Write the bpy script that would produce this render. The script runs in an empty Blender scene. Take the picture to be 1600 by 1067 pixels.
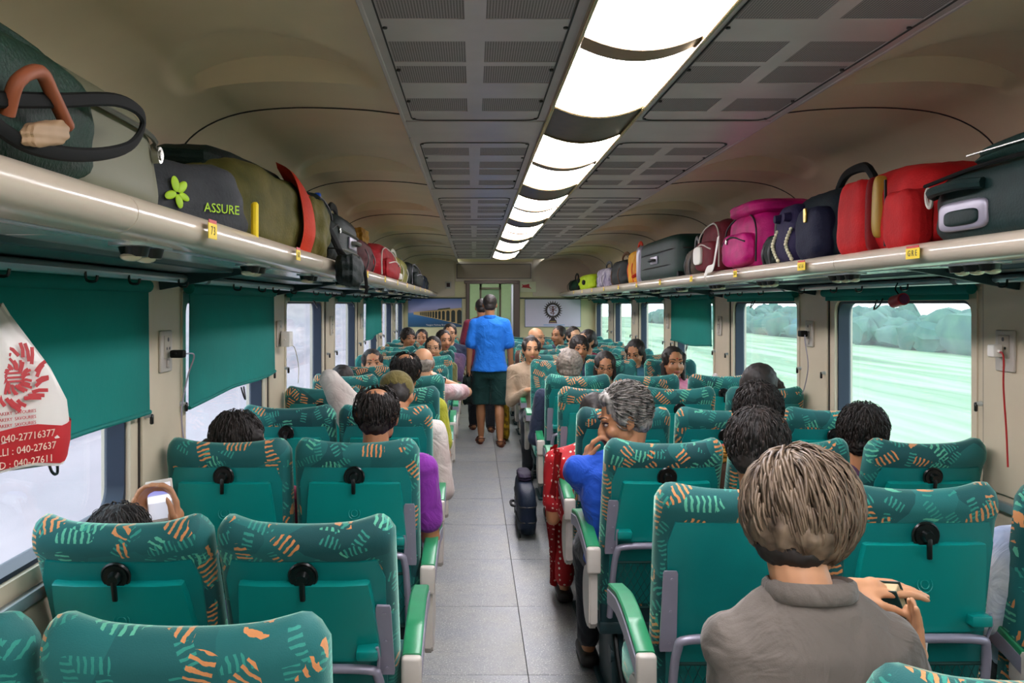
import bpy, bmesh, math, random
from mathutils import Vector, Matrix, Euler
import numpy as np
random.seed(7)
R = math.radians
scene = bpy.context.scene
col = scene.collection

# ------------------------------------------------------------------ camera
F = 1450.0                       # focal length in pixels of the 1600x1067 frame
CAM_Z = 1.60
cam_data = bpy.data.cameras.new('camera')
cam = bpy.data.objects.new('camera', cam_data)
col.objects.link(cam)
cam.location = (0, 0, CAM_Z)
cam.rotation_euler = (R(90), 0, 0)
cam_data.sensor_width = 36.0
cam_data.lens = F / 1600 * 36.0
cam_data.shift_x = 60.0 / 1600
cam_data.shift_y = -58.5 / 1600
cam_data.clip_start = 0.05
cam_data.clip_end = 600
scene.camera = cam

# ------------------------------------------------------------------ world, sun, exposure
world = bpy.data.worlds.new('world')
scene.world = world
world.use_nodes = True
wt = world.node_tree
bg = wt.nodes['Background']
bg.inputs['Strength'].default_value = 2.9
tc = wt.nodes.new('ShaderNodeTexCoord')
sp = wt.nodes.new('ShaderNodeSeparateXYZ')
cr = wt.nodes.new('ShaderNodeValToRGB')
wt.links.new(tc.outputs['Generated'], sp.inputs[0])
wt.links.new(sp.outputs['Z'], cr.inputs['Fac'])
cr.color_ramp.elements[0].position = 0.0
cr.color_ramp.elements[0].color = (0.90, 0.955, 1.0, 1)
cr.color_ramp.elements[1].position = 0.6
cr.color_ramp.elements[1].color = (0.74, 0.86, 1.0, 1)
wt.links.new(cr.outputs['Color'], bg.inputs['Color'])
vs = scene.view_settings
vs.view_transform = 'Standard'
vs.look = 'None'
vs.exposure = 0.36
vs.gamma = 1.0
vs.use_curve_mapping = False
LAMP = 19.0                       # radiance of the ceiling diffusers
cyc = scene.cycles
cyc.max_bounces = 8
cyc.diffuse_bounces = 5
cyc.glossy_bounces = 3
cyc.transmission_bounces = 6
cyc.transparent_max_bounces = 12
cyc.caustics_reflective = False
cyc.caustics_refractive = False
cyc.sample_clamp_indirect = 6.0

# ------------------------------------------------------------------ helpers
def lin(c):
    if isinstance(c, str):
        c = c.lstrip('#')
        c = [int(c[i:i + 2], 16) / 255 for i in (0, 2, 4)]
    return tuple((v / 12.92 if v <= 0.04045 else ((v + 0.055) / 1.055) ** 2.4) for v in c[:3]) + (1,)

class NT:
    def __init__(s, m):
        s.t = m.node_tree
    def n(s, kind, **kw):
        nd = s.t.nodes.new('ShaderNode' + kind)
        for k, v in kw.items():
            setattr(nd, k, v)
        return nd
    def l(s, a, b):
        s.t.links.new(a, b)
    def math(s, op, a, b=None, c=None, clamp=False):
        nd = s.n('Math', operation=op)
        nd.use_clamp = clamp
        for i, v in enumerate((a, b, c)):
            if v is None: continue
            if isinstance(v, (int, float)): nd.inputs[i].default_value = v
            else: s.l(v, nd.inputs[i])
        return nd.outputs[0]
    def vmath(s, op, a, b=None):
        nd = s.n('VectorMath', operation=op)
        for i, v in enumerate((a, b)):
            if v is None: continue
            if isinstance(v, (tuple, list)): nd.inputs[i].default_value = v
            elif isinstance(v, (int, float)): nd.inputs['Scale'].default_value = v
            else: s.l(v, nd.inputs[i])
        return nd.outputs[0]
    def mix(s, f, a, b):
        nd = s.n('Mix', data_type='RGBA')
        if isinstance(f, (int, float)): nd.inputs[0].default_value = f
        else: s.l(f, nd.inputs[0])
        for i, v in ((6, a), (7, b)):
            if isinstance(v, tuple): nd.inputs[i].default_value = v
            else: s.l(v, nd.inputs[i])
        return nd.outputs[2]

MATS = {}
def mat(name, color, rough=0.5, metal=0.0, spec=0.5, noise=0.0, nscale=20.0, bump=0.0, bscale=60.0, sheen=0.0, coat=0.0, color2=None, stretch=None):
    if name in MATS: return MATS[name]
    m = bpy.data.materials.new(name)
    m.use_nodes = True
    MATS[name] = m
    t = NT(m)
    b = m.node_tree.nodes['Principled BSDF']
    c = lin(color)
    b.inputs['Base Color'].default_value = c
    b.inputs['Roughness'].default_value = rough
    b.inputs['Metallic'].default_value = metal
    b.inputs['Specular IOR Level'].default_value = spec
    if sheen:
        b.inputs['Sheen Weight'].default_value = sheen
        b.inputs['Sheen Roughness'].default_value = 0.4
    if coat: b.inputs['Coat Weight'].default_value = coat
    tcn = t.n('TexCoord')
    vec = tcn.outputs['Object']
    if stretch:
        vec = t.vmath('MULTIPLY', vec, stretch)
    if noise or color2:
        nz = t.n('TexNoise'); nz.inputs['Scale'].default_value = nscale; nz.inputs['Detail'].default_value = 4
        t.l(vec, nz.inputs['Vector'])
        c2 = lin(color2) if color2 else tuple(v * (1 - noise) for v in c[:3]) + (1,)
        f = t.math('MULTIPLY_ADD', nz.outputs['Fac'], 2.4, -0.7, clamp=True)
        t.l(t.mix(f, c2, c), b.inputs['Base Color'])
    if bump:
        nb = t.n('TexNoise'); nb.inputs['Scale'].default_value = bscale; nb.inputs['Detail'].default_value = 3
        t.l(vec, nb.inputs['Vector'])
        bp = t.n('Bump'); bp.inputs['Strength'].default_value = bump; bp.inputs['Distance'].default_value = 0.01
        t.l(nb.outputs['Fac'], bp.inputs['Height'])
        t.l(bp.outputs['Normal'], b.inputs['Normal'])
    return m

def obj(name, bm, m, parent=None, smooth=True, loc=None):
    me = bpy.data.meshes.new(name)
    bm.to_mesh(me); bm.free()
    if smooth and len(me.polygons):
        me.polygons.foreach_set('use_smooth', [True] * len(me.polygons))
        try: me.set_sharp_from_angle(angle=R(38))
        except Exception: pass
    ms = m if isinstance(m, (list, tuple)) else [m]
    for x in ms:
        me.materials.append(x)
    o = bpy.data.objects.new(name, me)
    col.objects.link(o)
    if parent is not None: o.parent = parent
    if loc is not None: o.location = loc
    return o

def thing(name, label, cat, loc=(0, 0, 0), rz=0.0, group=None, kind=None):
    o = bpy.data.objects.new(name, None)
    col.objects.link(o)
    o.empty_display_size = 0.1
    o.location = loc
    o.rotation_euler = (0, 0, rz)
    return tag(o, label, cat, group, kind)

def tag(o, label=None, cat=None, group=None, kind=None):
    if label: o['label'] = label
    if cat: o['category'] = cat
    if group: o['group'] = group
    if kind: o['kind'] = kind
    return o

def struct(name, bm, m, parent=None, label=None, cat=None, smooth=True):
    o = obj(name, bm, m, parent, smooth)
    if parent is None:
        o['kind'] = 'structure'
        if label: o['label'] = label
        if cat: o['category'] = cat
    return o

def part(name, data, parent, loc=(0, 0, 0), rot=(0, 0, 0), scale=(1, 1, 1)):
    o = bpy.data.objects.new(name, data)
    col.objects.link(o)
    o.parent = parent
    o.location = loc; o.rotation_euler = rot; o.scale = scale
    return o

def copy_tree(o, parent=None):
    c = o.copy()
    col.objects.link(c)
    c.parent = parent
    for ch in KIDS.get(o.name, []):
        copy_tree(ch, c)
    return c
KIDS = {}
def register(o):
    """remember the children of a prototype once, so copying needs no scan"""
    for ch in list(o.children):
        KIDS.setdefault(o.name, []).append(ch)
        register(ch)

def append(bm, tmp, M=None):
    me = bpy.data.meshes.new('t')
    if M is not None: bmesh.ops.transform(tmp, matrix=M, verts=tmp.verts)
    tmp.to_mesh(me); tmp.free()
    bm.from_mesh(me)
    bpy.data.meshes.remove(me)

def box(bm, c, s, bevel=0.0, seg=2, rot=(0, 0, 0), mi=0):
    t = bmesh.new()
    bmesh.ops.create_cube(t, size=1.0)
    bmesh.ops.scale(t, vec=s, verts=t.verts)
    if bevel > 0:
        bmesh.ops.bevel(t, geom=list(t.edges), offset=min(bevel, min(s) * 0.49), segments=seg, profile=0.5, affect='EDGES')
    if mi:
        for f in t.faces: f.material_index = mi
    append(bm, t, Matrix.Translation(c) @ Euler(rot).to_matrix().to_4x4())
    return bm

WORK = bpy.data.scenes.new('work')     # scratch scene, so that evaluating one object never touches the rest; removed at the end
def bake(o):
    WORK.collection.objects.link(o)
    with bpy.context.temp_override(scene=WORK, view_layer=WORK.view_layers[0]):
        dg = bpy.context.evaluated_depsgraph_get()
        me = bpy.data.meshes.new_from_object(o.evaluated_get(dg))
    WORK.collection.objects.unlink(o)
    return me

def nb(): return bmesh.new()

def cyl(bm, p0, p1, r0, r1=None, n=12, caps=True, mi=0):
    p0, p1 = Vector(p0), Vector(p1)
    r1 = r0 if r1 is None else r1
    d = p1 - p0
    q = d.to_track_quat('Z', 'Y').to_matrix()
    e1, e2 = q.col[0], q.col[1]
    A, B = [], []
    for k in range(n):
        w = e1 * math.cos(2 * math.pi * k / n) + e2 * math.sin(2 * math.pi * k / n)
        A.append(bm.verts.new(p0 + w * r0)); B.append(bm.verts.new(p1 + w * r1))
    fs = [bm.faces.new((A[k], A[(k + 1) % n], B[(k + 1) % n], B[k])) for k in range(n)]
    if caps: fs += [bm.faces.new(A[::-1]), bm.faces.new(B)]
    for f in fs: f.material_index = mi

TPL = {}
def sph(bm, c, r, rot=(0, 0, 0), u=16, v=10, mi=0):
    """ellipsoid from a cached unit sphere"""
    key = (u, v)
    if key not in TPL:
        P = [(0, 0, 1)] + [(math.sin(math.pi * j / v) * math.cos(2 * math.pi * i / u), math.sin(math.pi * j / v) * math.sin(2 * math.pi * i / u), math.cos(math.pi * j / v)) for j in range(1, v) for i in range(u)] + [(0, 0, -1)]
        Fc = [(0, 1 + i, 1 + (i + 1) % u) for i in range(u)]
        for j in range(v - 2):
            for i in range(u):
                a_, b_ = 1 + j * u + i, 1 + j * u + (i + 1) % u
                Fc.append((a_, a_ + u, b_ + u, b_))
        last = len(P) - 1; base = 1 + (v - 2) * u
        Fc += [(last, base + (i + 1) % u, base + i) for i in range(u)]
        TPL[key] = (np.array(P), Fc)
    P, Fc = TPL[key]
    if isinstance(r, (int, float)): r = (r, r, r)
    M = rot if isinstance(rot, Matrix) else Euler(rot).to_matrix()
    M = np.array(M.to_3x3())
    Q = (P * np.array(r)) @ M.T + np.array(c)
    nv = bm.verts.new
    V = [nv(q) for q in Q.tolist()]
    nf = bm.faces.new
    for f in Fc:
        g = nf([V[i] for i in f]); g.material_index = mi

def smooth_path(pts, n=6, closed=False):
    P = [Vector(p) for p in pts]
    out = []
    L = len(P)
    rng = range(L if closed else L - 1)
    for i in rng:
        p0 = P[(i - 1) % L] if (closed or i > 0) else P[i] * 2 - P[i + 1]
        p1, p2 = P[i], P[(i + 1) % L]
        p3 = P[(i + 2) % L] if (closed or i + 2 < L) else p2 * 2 - p1
        for k in range(n):
            t = k / n
            out.append(0.5 * ((2 * p1) + (-p0 + p2) * t + (2 * p0 - 5 * p1 + 4 * p2 - p3) * t * t + (-p0 + 3 * p1 - 3 * p2 + p3) * t ** 3))
    if not closed: out.append(P[-1])
    return out

def tube(bm, pts, r, n=8, flat=1.0, closed=False, up=(0, 0, 1), taper=None, mi=0):
    """sweep an ellipse (r, r*flat) along pts"""
    P = [Vector(p) for p in pts]
    L = len(P)
    rings = []
    prev = None
    for i, p in enumerate(P):
        if closed: d = P[(i + 1) % L] - P[(i - 1) % L]
        else: d = P[min(i + 1, L - 1)] - P[max(i - 1, 0)]
        if d.length < 1e-9: d = Vector((0, 0, 1))
        d.normalize()
        u = Vector(up)
        if prev is not None: u = prev
        s = d.cross(u)
        if s.length < 1e-4: s = d.cross(Vector((1, 0.2, 0.1)))
        s.normalize()
        w = s.cross(d).normalized()
        prev = w
        rr = r[i] if isinstance(r, (list, tuple)) else r
        if taper: rr *= taper(i / (L - 1))
        rings.append([bm.verts.new(p + s * math.cos(2 * math.pi * k / n) * rr + w * math.sin(2 * math.pi * k / n) * rr * flat) for k in range(n)])
    for i in range(L if closed else L - 1):
        a, b = rings[i], rings[(i + 1) % L]
        for k in range(n):
            f = bm.faces.new((a[k], a[(k + 1) % n], b[(k + 1) % n], b[k])); f.material_index = mi
    if not closed:
        f = bm.faces.new(rings[0][::-1]); f.material_index = mi
        f = bm.faces.new(rings[-1]); f.material_index = mi

def prism(bm, poly, axis, a0, a1, mi=0):
    """extrude a 2-D polygon: axis 'x' -> poly is (y,z), 'y' -> (x,z), 'z' -> (x,y)"""
    def P(p, a):
        return {'x': (a, p[0], p[1]), 'y': (p[0], a, p[1]), 'z': (p[0], p[1], a)}[axis]
    A = [bm.verts.new(P(p, a0)) for p in poly]
    B = [bm.verts.new(P(p, a1)) for p in poly]
    n = len(poly)
    fs = [bm.faces.new(A), bm.faces.new(B[::-1])]
    for i in range(n):
        fs.append(bm.faces.new((A[i], B[i], B[(i + 1) % n], A[(i + 1) % n])))
    for f in fs: f.material_index = mi
    bmesh.ops.recalc_face_normals(bm, faces=fs)

def rrect(cx, cy, w, h, r, n=5):
    out = []
    for (sx, sy, a0) in ((1, 1, 0), (-1, 1, 90), (-1, -1, 180), (1, -1, 270)):
        for k in range(n + 1):
            a = R(a0 + 90 * k / n)
            out.append((cx + sx * (w / 2 - r) + r * math.cos(a), cy + sy * (h / 2 - r) + r * math.sin(a)))
    return out

def ring(bm, outer, inner, fo, fi, mi=0):
    """bridge two equal-length loops; fo/fi map 2-D points to 3-D"""
    A = [bm.verts.new(fo(p)) for p in outer]
    B = [bm.verts.new(fi(p)) for p in inner]
    n = len(A)
    for i in range(n):
        f = bm.faces.new((A[i], A[(i + 1) % n], B[(i + 1) % n], B[i])); f.material_index = mi

def frame3(bm, outer, inner, mapf, d0, d1, mi=0):
    """solid frame between two loops with depth d0..d1; mapf(p, d)"""
    ring(bm, outer, inner, lambda p: mapf(p, d0), lambda p: mapf(p, d0), mi)
    ring(bm, outer, inner, lambda p: mapf(p, d1), lambda p: mapf(p, d1), mi)
    ring(bm, inner, inner, lambda p: mapf(p, d0), lambda p: mapf(p, d1), mi)
    ring(bm, outer, outer, lambda p: mapf(p, d0), lambda p: mapf(p, d1), mi)
    bmesh.ops.remove_doubles(bm, verts=bm.verts, dist=1e-5)
    bmesh.ops.recalc_face_normals(bm, faces=bm.faces)

def text_obj(name, s, size, m, parent=None, loc=(0, 0, 0), rot=(0, 0, 0), extrude=0.0006, align='CENTER'):
    cu = bpy.data.curves.new(name, 'FONT')
    cu.body = s; cu.size = size; cu.extrude = extrude
    cu.align_x = align; cu.align_y = 'CENTER'
    cu.resolution_u = 2
    tmp = bpy.data.objects.new('tmp', cu)
    me = bake(tmp)
    bpy.data.objects.remove(tmp); bpy.data.curves.remove(cu)
    me.materials.clear(); me.materials.append(m)
    o = bpy.data.objects.new(name, me)
    col.objects.link(o)
    if parent is not None: o.parent = parent
    o.location = loc; o.rotation_euler = rot
    return o

def at(px, py, Y):
    """world point seen at pixel (px,py) of the 1600x1067 photograph at depth Y"""
    return Vector(((px - 740) / F * Y, Y, CAM_Z - (py - 475) / F * Y))

# ------------------------------------------------------------------ materials
M_cream = mat('cream_laminate', '#e3cfb0', 0.42, noise=0.10, nscale=3)
M_wallpan = mat('wall_laminate', '#d9cbb0', 0.38, noise=0.08, nscale=4)
M_rack = mat('rack_aluminium_paint', '#d6c8b4', 0.2, spec=0.6, noise=0.06, nscale=3)
M_under = mat('rack_underside', '#e4eeee', 0.24, metal=0.8, spec=0.8, noise=0.12, nscale=5)
M_steel = mat('brushed_steel', '#cdd6da', 0.28, metal=0.75)
M_ceilgrey = mat('ceiling_panel_grey', '#c4b6b6', 0.33, metal=0.15, noise=0.18, nscale=4)
M_joint = mat('dark_joint', '#2a2624', 0.7)
M_rubber = mat('window_rubber', '#10243a', 0.5)
M_vinyl = mat('teal_vinyl', '#057a76', 0.38, spec=0.45, noise=0.12, nscale=9, bump=0.05, bscale=300)
M_tray = mat('teal_plastic', '#048b83', 0.33, spec=0.5, noise=0.06, nscale=5)
M_pad = mat('green_arm_pad', '#2c9060', 0.38, noise=0.2, nscale=14)
M_white = mat('off_white_plastic', '#cfc6bb', 0.4, noise=0.12, nscale=12)
M_grey = mat('grey_metal_paint', '#a09bab', 0.35, metal=0.3, noise=0.08, nscale=14)
M_dark = mat('dark_green_metal', '#0d2f33', 0.5)
M_black = mat('black_plastic', '#080c0b', 0.28)
M_net = mat('dark_net', '#0c3b36', 0.8)
def blind_mat():
    m = mat('green_blind_cloth', '#0b8f86', 0.75, noise=0.12, nscale=6, bump=0.15, bscale=40)
    t = NT(m); b = m.node_tree.nodes['Principled BSDF']; out = m.node_tree.nodes['Material Output']
    tl = t.n('BsdfTranslucent'); tl.inputs[0].default_value = lin('#10b3a4')
    mx = t.n('MixShader'); mx.inputs[0].default_value = 0.35
    t.l(b.outputs[0], mx.inputs[1]); t.l(tl.outputs[0], mx.inputs[2]); t.l(mx.outputs[0], out.inputs[0])
    return m
M_blind = blind_mat()
M_whitem = mat('white_matte', '#e9e4da', 0.6)
M_yellow = mat('yellow_sticker', '#f2d21c', 0.5)
M_red = mat('red_print', '#c3262c', 0.5)
M_ink = mat('dark_ink', '#3a3218', 0.6)

def fabric_mat():
    m = bpy.data.materials.new('patterned_moquette'); m.use_nodes = True
    t = NT(m); b = m.node_tree.nodes['Principled BSDF']
    tcn = t.n('TexCoord'); oi = t.n('ObjectInfo')
    off = t.vmath('SCALE', (3.7, 0.0, 5.3)); off.node.inputs['Scale'].default_value = 1
    t.l(oi.outputs['Random'], off.node.inputs['Scale'])
    p = t.vmath('ADD', tcn.outputs['Object'], off)
    def layer(scale, period, thr, gate, shift):
        q = t.vmath('ADD', p, (shift, shift * 0.3, -shift))
        v = t.n('TexVoronoi'); v.inputs['Scale'].default_value = scale; v.inputs['Randomness'].default_value = 0.9
        t.l(q, v.inputs['Vector'])
        sc = t.n('SeparateColor'); t.l(v.outputs['Color'], sc.inputs[0])
        loc = t.vmath('SUBTRACT', q, v.outputs['Position'])
        rot = t.n('VectorRotate', rotation_type='AXIS_ANGLE'); rot.inputs['Axis'].default_value = (0, 1, 0)
        t.l(loc, rot.inputs['Vector'])
        t.l(t.math('MULTIPLY', sc.outputs[0], 3.14), rot.inputs['Angle'])
        s = t.n('SeparateXYZ'); t.l(rot.outputs[0], s.inputs[0])
        nz = t.n('TexNoise'); nz.inputs['Scale'].default_value = 45; t.l(q, nz.inputs['Vector'])
        ph = t.math('MULTIPLY_ADD', s.outputs['X'], 2 * math.pi / period, t.math('MULTIPLY', nz.outputs['Fac'], 5.0))
        st = t.math('GREATER_THAN', t.math('SINE', ph), 0.30)
        env = t.math('LESS_THAN', t.math('ABSOLUTE', s.outputs['Z']), thr)
        rad = t.math('LESS_THAN', v.outputs['Distance'], 0.66)
        g = t.math('GREATER_THAN', sc.outputs[1], gate)
        msk = t.math('MULTIPLY', t.math('MULTIPLY', st, env), t.math('MULTIPLY', g, rad))
        return msk, sc
    m1, c1 = layer(12.0, 0.0155, 0.021, 0.42, 0.0)
    m2, c2 = layer(18.0, 0.012, 0.013, 0.50, 3.3)
    big = t.n('TexVoronoi'); big.inputs['Scale'].default_value = 5.5; t.l(p, big.inputs['Vector'])
    sb = t.n('SeparateColor'); t.l(big.outputs['Color'], sb.inputs[0])
    base = t.mix(sb.outputs[0], lin('#044548'), lin('#17706d'))
    pc = t.mix(t.math('GREATER_THAN', c1.outputs[2], 0.34), lin('#5bb795'), lin('#d98e55'))
    c = t.mix(m2, base, lin('#2f9382'))
    c = t.mix(m1, c, pc)
    t.l(c, b.inputs['Base Color'])
    b.inputs['Roughness'].default_value = 0.75
    b.inputs['Sheen Weight'].default_value = 0.8
    b.inputs['Sheen Roughness'].default_value = 0.35
    b.inputs['Sheen Tint'].default_value = (0.55, 1.0, 0.8, 1)
    nbn = t.n('TexNoise'); nbn.inputs['Scale'].default_value = 400; t.l(p, nbn.inputs['Vector'])
    bp = t.n('Bump'); bp.inputs['Strength'].default_value = 0.25; bp.inputs['Distance'].default_value = 0.002
    t.l(nbn.outputs['Fac'], bp.inputs['Height']); t.l(bp.outputs['Normal'], b.inputs['Normal'])
    return m
M_fabric = fabric_mat()

def emit_mat(name, color, strength):
    m = bpy.data.materials.new(name); m.use_nodes = True
    b = m.node_tree.nodes['Principled BSDF']
    b.inputs['Base Color'].default_value = lin('#f0f0f0')
    b.inputs['Emission Color'].default_value = lin(color)
    b.inputs['Emission Strength'].default_value = strength
    return m
M_diff = emit_mat('lit_diffuser', '#fdf9ff', LAMP)

def glass_mat():
    m = bpy.data.materials.new('dusty_window_glass'); m.use_nodes = True
    t = NT(m); nt = m.node_tree
    nt.nodes.remove(nt.nodes['Principled BSDF'])
    out = nt.nodes['Material Output']
    tr = t.n('BsdfTransparent'); tr.inputs[0].default_value = (0.97, 1.0, 1.0, 1)
    df = t.n('BsdfDiffuse'); df.inputs[0].default_value = lin('#dfe8ee')
    gl = t.n('BsdfGlossy'); gl.inputs['Roughness'].default_value = 0.03
    tl = t.n('BsdfTranslucent'); tl.inputs[0].default_value = lin('#e8f2f6')
    m1 = t.n('MixShader'); t.l(df.outputs[0], m1.inputs[1]); t.l(tl.outputs[0], m1.inputs[2]); m1.inputs[0].default_value = 0.7
    nz = t.n('TexNoise'); nz.inputs['Scale'].default_value = 3.0; nz.inputs['Detail'].default_value = 5
    tcn = t.n('TexCoord'); t.l(tcn.outputs['Object'], nz.inputs['Vector'])
    f = t.math('MULTIPLY_ADD', nz.outputs['Fac'], 0.17, 0.01, clamp=True)
    m2 = t.n('MixShader'); t.l(f, m2.inputs[0]); t.l(tr.outputs[0], m2.inputs[1]); t.l(m1.outputs[0], m2.inputs[2])
    lw = t.n('LayerWeight'); lw.inputs['Blend'].default_value = 0.5
    ff = t.math('MULTIPLY_ADD', t.math('POWER', lw.outputs['Facing'], 4.0), 0.30, 0.02, clamp=True)
    m3 = t.n('MixShader'); t.l(ff, m3.inputs[0]); t.l(m2.outputs[0], m3.inputs[1]); t.l(gl.outputs[0], m3.inputs[2])
    t.l(m3.outputs[0], out.inputs[0])
    return m
M_glass = glass_mat()

def floor_mat():
    m = bpy.data.materials.new('speckled_vinyl_floor'); m.use_nodes = True
    t = NT(m); b = m.node_tree.nodes['Principled BSDF']
    tcn = t.n('TexCoord'); v = tcn.outputs['Object']
    n1 = t.n('TexNoise'); n1.inputs['Scale'].default_value = 3.0; n1.inputs['Detail'].default_value = 6; t.l(v, n1.inputs[0])
    n2 = t.n('TexNoise'); n2.inputs['Scale'].default_value = 130; n2.inputs['Detail'].default_value = 2; t.l(v, n2.inputs[0])
    n3 = t.n('TexNoise'); n3.inputs['Scale'].default_value = 14; n3.inputs['Detail'].default_value = 5; t.l(v, n3.inputs[0])
    f1 = t.math('MULTIPLY_ADD', n1.outputs[0], 2.2, -0.6, clamp=True)
    base = t.mix(f1, lin('#73787f'), lin('#95938a'))
    f3 = t.math('MULTIPLY_ADD', n3.outputs[0], 3.0, -1.6, clamp=True)
    base = t.mix(f3, base, lin('#6a6f73'))
    sp_ = t.math('GREATER_THAN', n2.outputs[0], 0.64)
    c = t.mix(sp_, base, lin('#bcbcb6'))
    sd = t.math('LESS_THAN', n2.outputs[0], 0.34)
    c = t.mix(sd, c, lin('#50565b'))
    t.l(c, b.inputs['Base Color'])
    t.l(t.math('MULTIPLY_ADD', n1.outputs[0], 0.25, 0.28), b.inputs['Roughness'])
    return m
M_floor = floor_mat()

# ------------------------------------------------------------------ key dimensions (metres)
XL, XR = -1.13, 1.95            # inner wall faces
Y0, Y1 = -2.35, 14.9            # rear and front end walls
XC = 0.41                       # centre line of the coach
BAY = 1.955
WZ0, WZ1 = 0.90, 1.64           # window opening
WIN = [(-0.31 + BAY * k, 1.11 + BAY * k) for k in range(-1, 8)]
# ================================================================== SETTING
# floor: base slab with vinyl sheets as tiles
b = nb(); box(b, ((XL + XR) / 2, (Y0 + Y1) / 2 + 1.6, -0.06), (XR - XL + 0.4, Y1 - Y0 + 3.6, 0.08))
floor = struct('floor', b, M_joint, label='speckled grey vinyl floor of the carriage aisle', cat='floor')
xs = [XL - 0.1, -0.70, 0.235, 1.17, XR + 0.1]
ys = np.arange(Y0, Y1 + 0.01, 0.908)
tile_cache = {}
for i in range(4):
    for j in range(len(ys) - 1):
        w = xs[i + 1] - xs[i] - 0.002; d = 0.906
        key = (i, j % 5)
        if key not in tile_cache:
            t = nb(); box(t, (0, 0, -0.011), (w, d, 0.02), 0.0015, 1)
            o = obj('floor_tile', t, M_floor, floor)
            tile_cache[key] = o.data
        else:
            o = part('floor_tile', tile_cache[key], floor)
        o.location = ((xs[i] + xs[i + 1]) / 2, (ys[j] + ys[j + 1]) / 2, 0.0 + (0.0006 if (i * 7 + j) % 3 == 0 else 0))

# side walls with window holes
def side_wall(name, x, s, label):
    b = nb()
    T = 0.10
    cx = x + s * T / 2
    L = Y1 - Y0
    box(b, (cx, (Y0 + Y1) / 2, WZ0 / 2 - 0.0), (T, L, WZ0))
    box(b, (cx, (Y0 + Y1) / 2, (WZ1 + 2.45) / 2), (T, L, 2.45 - WZ1))
    edges = [Y0] + [e for w in WIN for e in w] + [Y1]
    pills = []
    # WIN starts before Y0: keep only what lies inside
    ws = [w for w in WIN if w[1] > Y0 + 0.1]
    prev = Y0
    for w in ws:
        if w[0] > prev: pills.append((prev, w[0]))
        prev = max(prev, w[1])
    pills.append((prev, Y1))
    for a, c in pills:
        if c - a > 0.005:
            box(b, (cx, (a + c) / 2, (WZ0 + WZ1) / 2), (T, c - a, WZ1 - WZ0))
    wall = struct(name, b, M_wallpan, label=label, cat='wall', smooth=False)
    # raised pillar panels with dark joints, window surrounds
    for a, c in pills:
        w = c - a
        if w < 0.3: continue
        t = nb(); box(t, (x - s * 0.006, (a + c) / 2, (WZ0 + 1.72) / 2), (0.012, min(w, 0.40), 1.72 - WZ0), 0.004, 1)
        o = obj('pillar_panel', t, M_wallpan, wall)
        for e in (-1, 1):
            t = nb(); box(t, (x - s * 0.003, (a + c) / 2 + e * (min(w, 0.40) / 2 + 0.006), (WZ0 + 1.72) / 2), (0.006, 0.007, 1.72 - WZ0))
            obj('joint_strip', t, M_joint, wall)
    # lower trim: heater duct cover and sill ledge
    t = nb(); box(t, (x - s * 0.012, (Y0 + Y1) / 2, 0.86), (0.026, L, 0.035), 0.008, 2)
    obj('sill_ledge', t, M_steel, wall)
    t = nb(); box(t, (x - s * 0.03, (Y0 + Y1) / 2, 0.10), (0.06, L, 0.18), 0.01, 2)
    obj('heater_duct', t, M_steel, wall)
    return wall, ws
wl, wsl = side_wall('wall_left', XL, -1, 'cream laminate wall panelling beside the two-seat rows')
wr, wsr = side_wall('wall_right', XR, 1, 'cream laminate wall panelling beside the three-seat rows')

M_screw = M_steel
ORD = ['zeroth', 'first', 'second', 'third', 'fourth', 'fifth', 'sixth', 'seventh', 'eighth', 'ninth', 'tenth', 'eleventh', 'twelfth', 'thirteenth', 'fourteenth', 'fifteenth']
def window(idx, x, s, y0, y1, side):
    r = thing('window_%d' % idx, 'dark-framed rounded carriage window, number %d along the %s' % (idx, side), 'window', kind='structure')
    cy, cz = (y0 + y1) / 2, (WZ0 + WZ1) / 2
    W, H = y1 - y0, WZ1 - WZ0
    mp = lambda p, d: (x + s * d, p[0], p[1])
    n = 5
    t = nb()   # reveal: cream surround to recessed dark rubber
    frame3(t, rrect(cy, cz, W + 0.03, H + 0.03, 0.012, n), rrect(cy, cz, W - 0.05, H - 0.05, 0.055, n), mp, -0.006, 0.012)
    obj('surround', t, M_wallpan, r)
    t = nb()
    frame3(t, rrect(cy, cz, W - 0.03, H - 0.03, 0.06, n), rrect(cy, cz, W - 0.075, H - 0.075, 0.07, n), mp, 0.010, 0.075)
    obj('rubber_frame', t, M_rubber, r)
    t = nb()
    lp = rrect(cy, cz, W - 0.07, H - 0.07, 0.07, n)
    A = [t.verts.new(mp(p, 0.066)) for p in lp]; B = [t.verts.new(mp(p, 0.071)) for p in lp]
    t.faces.new(A); t.faces.new(B[::-1])
    for i in range(len(A)): t.faces.new((A[i], A[(i + 1) % len(A)], B[(i + 1) % len(A)], B[i]))
    obj('glass_pane', t, M_glass, r, smooth=False)
    return r
k = 1
for (a, c) in wsl:
    if c > -0.5: window(k, XL, -1, a, c, 'two-seat side'); k += 1
for (a, c) in wsr:
    if c > -0.5: window(k, XR, 1, a, c, 'three-seat side'); k += 1

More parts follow.
